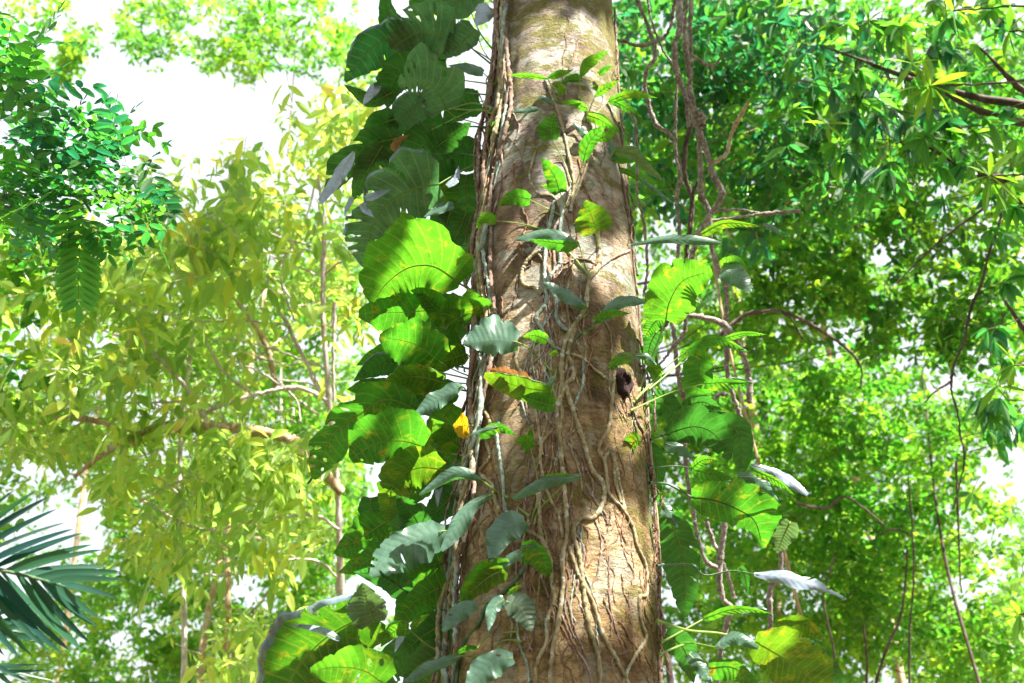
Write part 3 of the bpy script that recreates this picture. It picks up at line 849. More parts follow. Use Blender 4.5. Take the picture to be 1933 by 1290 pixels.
# -- stems on the front
S = [
    ([(1046, 380), (1041, 410), (1033, 445), (1030, 474), (1028, 510), (1030, 549), (1031, 572), (1013, 597), (1023, 621), (1040, 650), (1059, 662)], 8.5, 'stemgrey'),
    ([(1062, 385), (1058, 430), (1057, 474), (1056, 500), (1040, 520), (1036, 536), (1049, 566), (1051, 601), (1066, 621), (1078, 626)], 9, 'stemgrey'),
    ([(1023, 471), (1000, 487), (986, 510), (987, 536), (1010, 544), (1023, 556)], 9, 'stem'),
    ([(1073, 385), (1052, 420), (1044, 450), (1047, 500), (1045, 560), (1052, 590), (1066, 610)], 7, 'stembrown'),
    ([(1127, 437), (1131, 497), (1114, 526), (1108, 556), (1105, 582), (1079, 621), (1066, 650), (1059, 689), (1061, 722), (1053, 764), (1053, 800), (1056, 830)], 11, 'stem'),
    ([(1131, 507), (1157, 487), (1189, 473)], 5, 'stembrown'), ([(1069, 471), (1108, 517), (1114, 526)], 5, 'petiole'),
    ([(1060, 500), (1085, 490), (1110, 492), (1128, 502)], 4.5, 'stembrown'),
    ([(1085, 621), (1075, 650), (1072, 670), (1082, 693), (1082, 712), (1069, 725), (1072, 745), (1082, 775), (1102, 835), (1118, 887), (1138, 911), (1140, 943), (1122, 976), (1096, 980), (1082, 1004),
      (1094, 1052), (1102, 1113), (1110, 1173), (1130, 1242), (1134, 1310)], 10.5, 'stem'),
    ([(1121, 618), (1092, 634), (1062, 662)], 5.5, 'petdark'), ([(1075, 668), (1098, 676), (1120, 695), (1144, 715)], 7, 'stem'),
    ([(1101, 680), (1100, 725), (1092, 745), (1082, 771)], 6, 'stemgrey'), ([(978, 657), (974, 686), (991, 712), (1000, 740)], 8, 'stem'),
    ([(1074, 1032), (1090, 1080), (1118, 1133), (1138, 1197), (1163, 1242), (1195, 1310)], 9.5, 'stem'),
    ([(1070, 725), (1056, 760), (1062, 780), (1056, 814), (1062, 891), (1068, 951), (1070, 1012), (1062, 1052), (1062, 1113), (1054, 1173), (1042, 1234), (1038, 1310)], 10.5, 'stem'),
    ([(1016, 930), (1019, 972), (1021, 1012), (1038, 1052), (1042, 1101), (1046, 1133), (1034, 1165), (1030, 1214), (1013, 1254), (1009, 1310)], 9.5, 'stem'),
    ([(1160, 700), (1154, 770), (1148, 810), (1130, 847), (1142, 875), (1150, 931), (1175, 960), (1195, 996), (1203, 1032), (1219, 1068), (1221, 1121), (1207, 1129), (1211, 1173), (1219, 1205), (1199, 1238), (1183, 1270), (1171, 1310)], 8.5, 'stem'),
    ([(1148, 847), (1159, 867), (1171, 923), (1179, 964)], 8.5, 'stem'), ([(1139, 872), (1150, 852), (1160, 860), (1160, 900), (1172, 950)], 8, 'stem'),
    ([(905, 760), (925, 800), (917, 830), (925, 863), (905, 891), (929, 915), (937, 951), (961, 984), (993, 1000), (1021, 1016)], 9, 'stem'),
    ([(941, 790), (938, 820), (941, 851), (949, 903), (955, 964), (977, 976), (990, 990)], 8, 'stemgrey'),
    ([(1042, 814), (1021, 843), (1025, 903), (1040, 945), (1054, 972), (1062, 1016)], 7, 'stem'),
    ([(1000, 745), (1012, 780), (1018, 820), (1024, 860)], 7, 'stem'), ([(1013, 700), (1020, 760), (1040, 800), (1056, 812)], 5.5, 'stembrown'),
    ([(1187, 745), (1200, 790), (1215, 820), (1223, 871), (1235, 951), (1239, 1032), (1243, 1113), (1243, 1173), (1246, 1310)], 6, 'stembrown'),
    ([(977, 1160), (977, 1181), (981, 1218), (997, 1262), (997, 1310)], 6, 'stemgrey'),
    ([(1008, 990), (1000, 1040), (1022, 1090), (1036, 1130)], 5, 'stembrown'),
    ([(1050, 1100), (1040, 1130), (1046, 1180), (1030, 1230)], 5, 'stembrown'),
    ([(990, 1075), (960, 1110), (915, 1150), (905, 1175), (870, 1230), (860, 1310)], 10, 'petdark'),
    ([(1040, 1130), (1060, 1160), (1082, 1215), (1110, 1260), (1120, 1310)], 4, 'stembrown'),
    ([(1150, 1050), (1150, 1120), (1160, 1180), (1180, 1235)], 3.5, 'stembrown'),
    ([(1016, 480), (1034, 505), (1040, 540), (1036, 580), (1050, 640), (1056, 700)], 5, 'stembrown'),
    ([(1077, 400), (1083, 350), (1075, 300), (1062, 240), (1045, 190), (1030, 150)], 7, 'stem'),
    ([(1075, 400), (1090, 360), (1105, 320), (1120, 270), (1110, 220), (1090, 180)], 6, 'stem'),
    ([(1012, 285), (1000, 330), (1015, 365), (1045, 372), (1060, 400)], 5, 'stem'),
    ([(1160, 270), (1175, 340), (1188, 420), (1200, 500)], 7, 'stembrown'),
]
for pts, w, mt in S: stem_on(cen, pts, w, mt)
# free rootlets wandering down the bark
rs = np.random.default_rng(21)
for i in range(98):
    if i < 34 or i > 66: x = rs.uniform(900, 1235); y = rs.uniform(640, 1200)
    elif i < 54: x = rs.normal(1040, 32); y = rs.uniform(380, 1000)
    else: x = rs.uniform(950, 1160); y = rs.uniform(20, 600)
    pts = [(x, y)]; n = int(rs.integers(4, 9)); drift = rs.normal() * 6
    for k_ in range(n):
        x = min(max(x + drift + rs.normal() * 9, 880), 1236); y += rs.uniform(14, 34); pts.append((x, y))
    stem_on(cen, pts, rs.uniform(1.6, 4.0), 'root' if rs.random() < 0.7 else 'stembrown', 'aerial_root', wob=0.006, lump=0.2)
for i in range(30):
    x = rs.normal(1045, 34) if i < 20 else rs.uniform(900, 1210); y = rs.uniform(480, 1000); pts = [(x, y)]; drift = rs.normal() * 5; ph = rs.random() * 6
    for k_ in range(int(rs.integers(6, 12))): x = min(max(x + drift + 10 * math.sin(ph + k_ * 1.1) + rs.normal() * 4, 895), 1232); y += rs.uniform(22, 38); pts.append((x, y))
    stem_on(cen, pts, rs.uniform(2.4, 4.4), ['stem', 'stembrown', 'stemgrey', 'stembrown'][i % 4], wob=0.005, lump=.18)
# the matted bundle on the left edge
rs = np.random.default_rng(9)
edge = [(945, -20), (940, 60), (938, 130), (934, 190), (926, 250), (921, 320), (912, 390), (903, 450), (900, 520), (908, 590), (910, 650), (902, 720), (890, 800), (880, 880), (868, 960), (858, 1050), (848, 1140), (840, 1220), (832, 1310)]
for i in range(15):
    o = rs.normal() * 9; ph = rs.random() * 6; am = rs.uniform(4, 12)
    pts = [(x + o + am * math.sin(ph + y / rs.uniform(52, 75)) + (4 if y < 220 else 0), y, rs.uniform(0, 0.05)) for x, y in edge]
    a = 0 if i % 3 else int(rs.integers(0, 7)); b = len(pts) if i % 4 else int(rs.integers(9, 16))
    stem_on(left, pts[a:b], rs.uniform(6, 13) if i < 9 else rs.uniform(3, 6), ['stembrown', 'stem', 'stembrown', 'stemgrey'][i % 4], wob=0.008, lump=0.22)
for i in range(18):
    y = rs.uniform(-10, 1150); x = np.interp(y, [e[1] for e in edge], [e[0] for e in edge]) + rs.normal() * 8
    pts = [(x, y)]
    for k_ in range(6): x += rs.normal() * 8 - 2; y += rs.uniform(16, 34); pts.append((x, y, 0.03))
    stem_on(left, pts, rs.uniform(2, 4.5), 'root', 'aerial_root', wob=0.006)
# the right edge: thin stems with tangled rootlets
for pts, w, mt in (([(1160, 20), (1166, 120), (1172, 220), (1180, 330), (1192, 450), (1203, 560), (1212, 660)], 5, 'stembrown'),
                   ([(1168, 230), (1180, 300), (1186, 380), (1196, 440), (1204, 520)], 6, 'petdark'),
                   ([(1215, 690), (1222, 800), (1232, 900), (1240, 1000), (1245, 1130), (1250, 1310)], 7, 'stembrown'),
                   ([(1222, 760), (1230, 860), (1238, 940), (1246, 1060), (1248, 1180)], 4, 'stem'),
                   ([(1190, 770), (1205, 830), (1222, 900), (1228, 1000), (1240, 1080)], 4, 'petdark')):
    stem_on(rgt, pts, w, mt, wob=0.007, lump=0.2)
for i in range(16):
    y = rs.uniform(40, 1200); x = np.interp(y, [0, 400, 800, 1290], [1158, 1192, 1224, 1250]); pts = [(x - 3, y)]
    for k_ in range(5): x += rs.normal() * 4 + 1; y += rs.uniform(6, 20); pts.append((x, y, rs.uniform(0, 0.03)))
    stem_on(rgt, pts, rs.uniform(1.2, 2.4), 'root', 'aerial_root', wob=0.01)

rs = np.random.default_rng(33)
for i in range(60):
    y = rs.uniform(-10, 1290); x = np.interp(y, [0, 200, 400, 600, 800, 1050, 1290], [1155, 1170, 1190, 1205, 1221, 1238, 1250]) - rs.uniform(0, 5)
    p = surf(x, y, .004); P = [p]; v = np.array([rs.uniform(.3, 1), -.3 * rs.random(), rs.uniform(-.8, .4)])
    for k_ in range(4): v = v + rs.normal(size=3) * .5 + np.array([-.2, 0, -.35]); P.append(P[-1] + v * rs.uniform(.008, .02))
    tube('aerial_root', P, [rs.uniform(.0012, .0028), .0006], M['root' if i % 3 else 'stembrown'], rgt, 10, 5)
U = dict(up=True, k=-0.8)
# -------- left climber leaves (mat, midrib px base->tip, left w, right w, opts)
LL = [
    ('dark', [(905, 192), (868, 205), (835, 240)], 26, 30, dict(off=.25, pet=[(925, 190)], petm='petdark')),
    ('dark', [(908, 285), (860, 300), (815, 345)], 34, 34, dict(off=.3, pet=[(925, 270)], petm='petdark')),
    ('dark', [(880, 330), (884, 430), (878, 545)], 42, 34, dict(off=.32, slits=3)),
    ('dark', [(850, 400), (835, 460), (842, 520)], 44, 36, dict(off=.38)),
    ('dark', [(830, 250), (770, 300), (735, 370)], 48, 40, dict(off=.4, slits=2)),
    ('green', [(830, 345), (838, 385), (860, 440)], 28, 24, dict(off=.15)),
    ('shade', [(905, -20), (850, 12), (795, 8)], 32, 16, dict(off=.05, pet=[(940, 15)])),
    ('dark', [(760, 60), (735, 40), (722, -20)], 20, 22, dict(off=0)),
    ('curledark', [(800, 78), (745, 74), (700, 92), (651, 154)], [20, 48, 55, 50, 42, 22, 4], [24, 40, 45, 38, 34, 24, 3], dict(off=.05, curl=(1, .84), slits=2, kx=.2)),
    ('shade', [(852, 72), (815, 62), (785, 64), (737, 92)], [20, 42, 46, 50, 44, 44, 30, 5], [18, 60, 66, 58, 55, 62, 44, 6], dict(off=-.1, slits=7, pet=[(905, 100), (935, 120)], spl=3, label='greyish leaf underside near the top of the photo')),
    ('shade', [(896, 54), (872, 80), (833, 112)], 22, 34, dict(off=-.16, k=.5, curl=(1, .85), pet=[(912, 95), (938, 130)])),
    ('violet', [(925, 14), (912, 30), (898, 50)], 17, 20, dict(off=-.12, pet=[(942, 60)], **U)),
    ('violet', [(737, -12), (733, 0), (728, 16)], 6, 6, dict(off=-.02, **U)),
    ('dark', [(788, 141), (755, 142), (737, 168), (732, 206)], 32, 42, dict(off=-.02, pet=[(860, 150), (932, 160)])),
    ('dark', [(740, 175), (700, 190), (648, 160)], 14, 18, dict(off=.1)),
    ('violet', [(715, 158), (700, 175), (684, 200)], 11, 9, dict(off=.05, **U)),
    ('shade', [(841, 206), (825, 172), (796, 152), (752, 158)], [30, 44, 40, 34, 42, 26, 5], [28, 40, 66, 44, 70, 36, 6], dict(off=-.2, curl=(.86, 1), fen=3, slits=4, spl=2, pet=[(862, 222), (905, 235), (925, 255)], label='green leaf pierced by slits, high on the left')),
    ('skysheen', [(912, 138), (880, 128), (846, 124)], 11, 10, dict(off=-.1, pet=[(935, 160)], up=True, k=-.3)),
    ('shade', [(803, 193), (765, 210), (735, 260)], 36, 30, dict(off=-.06, curl=(1, .85), pet=[(850, 205), (930, 210)], slits=1)),
    ('dark', [(745, 225), (715, 240), (706, 288)], 24, 28, dict(off=.06, slits=1)),
    ('dark', [(812, 285), (852, 258), (890, 232)], 32, 30, dict(off=-.02)),
    ('dark', [(760, 258), (700, 275), (650, 310), (612, 372)], [8, 34, 40, 30, 34, 20, 4], [8, 24, 36, 22, 30, 16, 3], dict(off=.1, slits=5)),
    ('violet', [(668, 288), (648, 318), (628, 350), (604, 381)], [3, 12, 14, 11, 9, 7], [3, 9, 12, 11, 9, 6], dict(off=-.02, **U)),
    ('dark', [(722, 275), (690, 330), (665, 380)], 30, 30, dict(off=.14, slits=4)),
    ('violet', [(665, 372), (655, 392), (650, 408)], 6, 5, dict(off=-.02, **U)), ('violet', [(682, 385), (690, 398), (706, 410)], 9, 6, dict(off=-.1, **U)),
    ('shade', [(828, 348), (780, 358), (738, 380), (706, 420), (692, 462), (688, 505)], [26, 44, 56, 60, 64, 52, 56, 38, 16, 4], [40, 76, 80, 62, 66, 40, 52, 46, 30, 5],
     dict(off=-.08, slits=7, spl=5, fen=5, nv=17, curl=(1, .9), pet=[(850, 335), (905, 305), (922, 300)], pr=.006, label='huge ribbed leaf split into lobes, its tip hanging down')),
    ('violet', [(690, 375), (710, 368), (738, 358)], 7, 8, dict(off=-.16, **U)), ('violet', [(845, 352), (862, 340), (866, 312)], 9, 5, dict(off=-.12, **U)),
    ('violet', [(752, 308), (768, 300), (782, 282)], 9, 9, dict(off=-.12, **U)), ('dry', [(742, 285), (752, 268), (772, 255)], 9, 7, dict(off=-.04)),
    ('skysheen', [(855, 388), (830, 396), (800, 410)], 9, 11, dict(off=-.05, pet=[(905, 375)], up=True, k=-.5, petm='petdark')),
    ('dark', [(880, 400), (868, 430), (850, 470)], 26, 26, dict(off=.1)),
    ('bright', [(762, 460), (765, 425), (758, 396)], 16, 26, dict(off=-.06, heart=False)),
    ('bright', [(868, 536), (824, 506), (788, 502), (756, 514), (723, 543), (703, 578)], [8, 44, 54, 62, 68, 66, 52, 30, 5], [34, 60, 64, 84, 92, 84, 84, 62, 36, 6],
     dict(off=-.2, nv=14, wav=1.1, pet=[(890, 548), (902, 556)], pr=.007, label='largest bright green leaf, broad and ribbed, arching left of the trunk')),
    ('green', [(825, 585), (760, 590), (677, 592)], [30, 48, 58, 52, 30, 8], [30, 36, 36, 34, 26, 8], dict(off=-.08, pet=[(890, 565), (905, 575)])),
    ('bright', [(908, 603), (890, 570), (884, 545)], 30, 32, dict(off=-.06, pet=[(925, 620)])),
    ('curled', [(872, 611), (848, 595), (824, 592)], 28, 48, dict(off=-.16, pet=[(895, 630), (918, 640)])),
    ('bright', [(852, 612), (800, 560), (775, 548)], 22, 30, dict(off=-.02)),
    ('green', [(829, 682), (800, 660), (770, 646), (716, 636)], [22, 48, 56, 50, 38, 6], [24, 48, 50, 44, 30, 5], dict(off=-.24, pet=[(860, 700), (905, 716), (940, 720)], label='rounded olive green leaf with a yellowed tip left of the trunk')),
    ('skysheen', [(976, 646), (930, 641), (876, 650)], [14, 27, 32, 28, 16, 3], [18, 38, 44, 42, 28, 4], dict(off=-.2, pet=[(1005, 662), (1040, 700)], up=True, k=-.35, kx=.1, label='bluish grey ribbed leaf overlapping the left edge of the trunk')),
    ('green', [(870, 650), (845, 660), (805, 700)], 26, 26, dict(off=-.05)), ('olive', [(880, 668), (850, 680), (826, 708)], 18, 24, dict(off=-.15, pet=[(905, 690)])),
    ('dark', [(770, 690), (715, 688), (667, 720)], 26, 24, dict(off=-.1, curl=(1, .8), pet=[(905, 720)])), ('green', [(755, 740), (700, 728), (655, 735)], 34, 18, dict(off=.05)),
    ('green', [(745, 655), (715, 668), (672, 690)], 18, 16, dict(off=-.02)),
    ('olive', [(835, 722), (795, 712), (755, 716), (718, 745)], [14, 34, 36, 34, 24, 5], [12, 22, 26, 24, 16, 4], dict(off=-.22, curl=(1, .9), pet=[(875, 724), (915, 730)], label='olive leaf with rust coloured tip')),
    ('green', [(860, 735), (815, 745), (770, 760)], 26, 22, dict(off=-.08)), ('bright', [(858, 765), (830, 800), (810, 850)], 30, 26, dict(off=.02)),
    ('bright', [(880, 850), (850, 830), (815, 790)], 34, 26, dict(off=.1)), ('green', [(800, 735), (750, 745), (700, 740)], 34, 20, dict(off=0)),
    ('green', [(792, 778), (750, 757), (715, 758), (680, 782), (640, 808), (612, 852), (591, 905)], [14, 44, 58, 52, 50, 34, 44, 26, 5], [10, 28, 36, 44, 30, 40, 26, 34, 20, 4],
     dict(off=-.12, nv=15, slits=4, fen=7, pet=[(830, 792), (858, 806), (885, 830)], pr=.006, label='long drooping leaf riddled with holes, farthest left at mid height')),
    ('green', [(800, 844), (757, 833), (705, 840), (662, 868)], [18, 40, 44, 40, 32, 8], [30, 58, 62, 60, 46, 8], dict(off=-.2, fen=1, pet=[(850, 856), (880, 860)])),
    ('skysheen', [(873, 729), (835, 748), (784, 782)], [4, 12, 16, 20, 16, 4], [4, 16, 14, 18, 12, 3], dict(off=-.28, pet=[(885, 745), (905, 770)], up=True, k=-.4, spl=1, label='silvery torn leaf catching the light')),
    ('olive', [(838, 887), (790, 884), (752, 904), (722, 955)], [16, 36, 44, 42, 34, 6], [14, 38, 44, 40, 28, 6], dict(off=-.16, pet=[(860, 888), (878, 890)])),
    ('green', [(800, 900), (770, 930), (738, 925)], 30, 30, dict(off=0)),
    ('olive', [(738, 926), (736, 955), (733, 988)], 23, 24, dict(off=-.24)),
    ('dark', [(800, 1010), (775, 965), (748, 935)], 34, 26, dict(off=-.04)), ('dark', [(860, 930), (830, 960), (800, 995)], 30, 30, dict(off=.05)),
    ('violet', [(835, 905), (828, 930), (826, 958)], 6, 8, dict(off=.02, **U)), ('dark', [(700, 940), (700, 985), (650, 1010)], 30, 26, dict(off=.08)),
    ('green', [(728, 985), (690, 1010), (632, 1046)], [20, 34, 34, 22, 26, 5], [20, 36, 38, 30, 16, 4], dict(off=.04, slits=2)),
    ('green', [(725, 1040), (690, 1060), (638, 1082)], 24, 22, dict(off=.08)),
    ('skysheen', [(840, 1002), (790, 1014), (745, 1038), (700, 1088)], [18, 42, 52, 54, 50, 30, 6], [12, 26, 24, 30, 26, 22, 5],
     dict(off=-.3, slits=2, spl=2, nv=12, up=True, k=-.5, kx=.15, pet=[(862, 1010), (875, 1040)], label='large bluish grey leaf with sun flecks and torn lobes')),
    ('skysheen', [(926, 934), (885, 958), (856, 1000), (833, 1040)], [6, 12, 18, 24, 16, 4], [4, 7, 10, 12, 8, 3], dict(off=-.2, pet=[(935, 928), (960, 940)], up=True, k=-.5)),
    ('skysheen', [(908, 906), (860, 892), (792, 934)], [3, 12, 14, 12, 8, 2], [3, 9, 12, 10, 7, 2], dict(off=-.22, pet=[(940, 930), (1000, 975)], up=True, k=-.3, curl=(.7, 1))),
    ('dark', [(770, 1120), (725, 1090), (668, 1080)], 24, 26, dict(off=-.12, petm='petdark')),
    ('green', [(840, 1060), (790, 1075), (735, 1105)], 36, 34, dict(off=.0, pet=[(860, 1070)])),
    ('green', [(845, 1105), (790, 1130), (742, 1188)], 40, 40, dict(off=-.04, pet=[(862, 1090)])),
    ('pale', [(706, 1174), (694, 1140), (684, 1100)], 44, 34, dict(off=-.22, up=False, k=.4, cup=.4, label='cupped round leaf with pale veins and light rim')),
    ('curled', [(715, 1155), (640, 1188), (585, 1232), (548, 1285), (520, 1345)], [14, 48, 60, 66, 70, 60, 10], [20, 50, 62, 74, 92, 84, 78, 60, 12], dict(off=-.14, curl=(1, .8), slits=2, fen=3, nv=13, label='huge drooping leaf with a curled bluish rim in the bottom left')),
    ('olive', [(700, 1160), (620, 1230), (560, 1310)], 60, 30, dict(off=-.05)),
    ('bright', [(724, 1292), (688, 1267), (641, 1260), (586, 1266)], [30, 50, 60, 50, 30, 6], [30, 52, 48, 34, 22, 5], dict(off=-.42, fen=3, pet=[(760, 1340, -.1), (820, 1380, 0)], label='bright green rounded leaf at the bottom edge, nearest the viewer')),
    ('violet', [(640, 1208), (600, 1190), (545, 1180)], 5, 9, dict(off=-.2, **U)),
    ('bright', [(772, 1188), (745, 1192), (718, 1222)], 13, 18, dict(off=-.25, pet=[(810, 1220), (855, 1240)], curl=(1, .75))), ('bright', [(776, 1185), (790, 1172), (812, 1158)], 7, 7, dict(off=-.24)),
    ('dark', [(850, 1170), (800, 1200), (750, 1240)], 34, 34, dict(off=.02)), ('dark', [(860, 1230), (800, 1250), (760, 1290)], 40, 36, dict(off=.1)),
    ('violet', [(762, 1195), (752, 1212), (745, 1232)], 7, 6, dict(off=-.15, **U)), ('green', [(850, 1280), (810, 1290), (760, 1300)], 30, 30, dict(off=.0)),
    ('skysheen', [(872, 1238), (815, 1258), (760, 1290)], [3, 10, 12, 14, 10, 3], [3, 9, 10, 12, 8, 2], dict(off=-.25, pet=[(895, 1240), (925, 1235)], up=True, k=-.4)),
    ('dark', [(870, 560), (850, 640), (865, 700)], 30, 30, dict(off=.3)), ('dark', [(880, 820), (840, 880), (850, 960)], 34, 30, dict(off=.3)), ('dark', [(860, 1000), (820, 1060), (800, 1140)], 36, 30, dict(off=.25)),
]
for mt, mid, l, r_, o in LL:
    if 'pet' in o and isinstance(o['pet'], list): o = dict(o)
    big_leaf(left, mt, mid, l, r_, **o)
rs = np.random.default_rng(77)
for i in range(11):
    y = -20 + i * 124 + rs.uniform(-20, 20); xr = np.interp(y, [0, 500, 1290], [890, 880, 840]) - rs.uniform(0, 60); ln = rs.uniform(70, 120)
    big_leaf(left, 'dark', [(xr, y), (xr - ln * .55, y + rs.uniform(-10, 30)), (xr - ln, y + ln * rs.uniform(.3, .9))], rs.uniform(34, 50), rs.uniform(34, 50), off=rs.uniform(.32, .6), slits=int(rs.integers(0, 3)), petm='petdark')
# a fan of bare stalks between the leaves and the bundle
for a, b, c in (((930, 180), (880, 175), (858, 165)), ((932, 205), (890, 195), (840, 210)), ((930, 215), (895, 208), (815, 245)), ((928, 300), (870, 290), (815, 292)), ((920, 240), (870, 243), (812, 285)),
                ((925, 120), (880, 80), (865, 40)), ((935, 100), (905, 60), (880, 0)), ((902, 460), (860, 470), (845, 520)), ((905, 480), (870, 490), (850, 530)), ((900, 700), (850, 690), (790, 690)),
                ((905, 742), (850, 735), (800, 742)), ((880, 872), (850, 880), (800, 870)), ((865, 1000), (880, 1045), (870, 1090))):
    tube('petiole', [surf(*a, .02), at(*b, trunk_depth(b[1]) - .08), at(*c, trunk_depth(c[1]) - .1)], [.006, .0045, .003], M['petiole' if a[1] % 2 else 'petdark'], left, 14, 6)

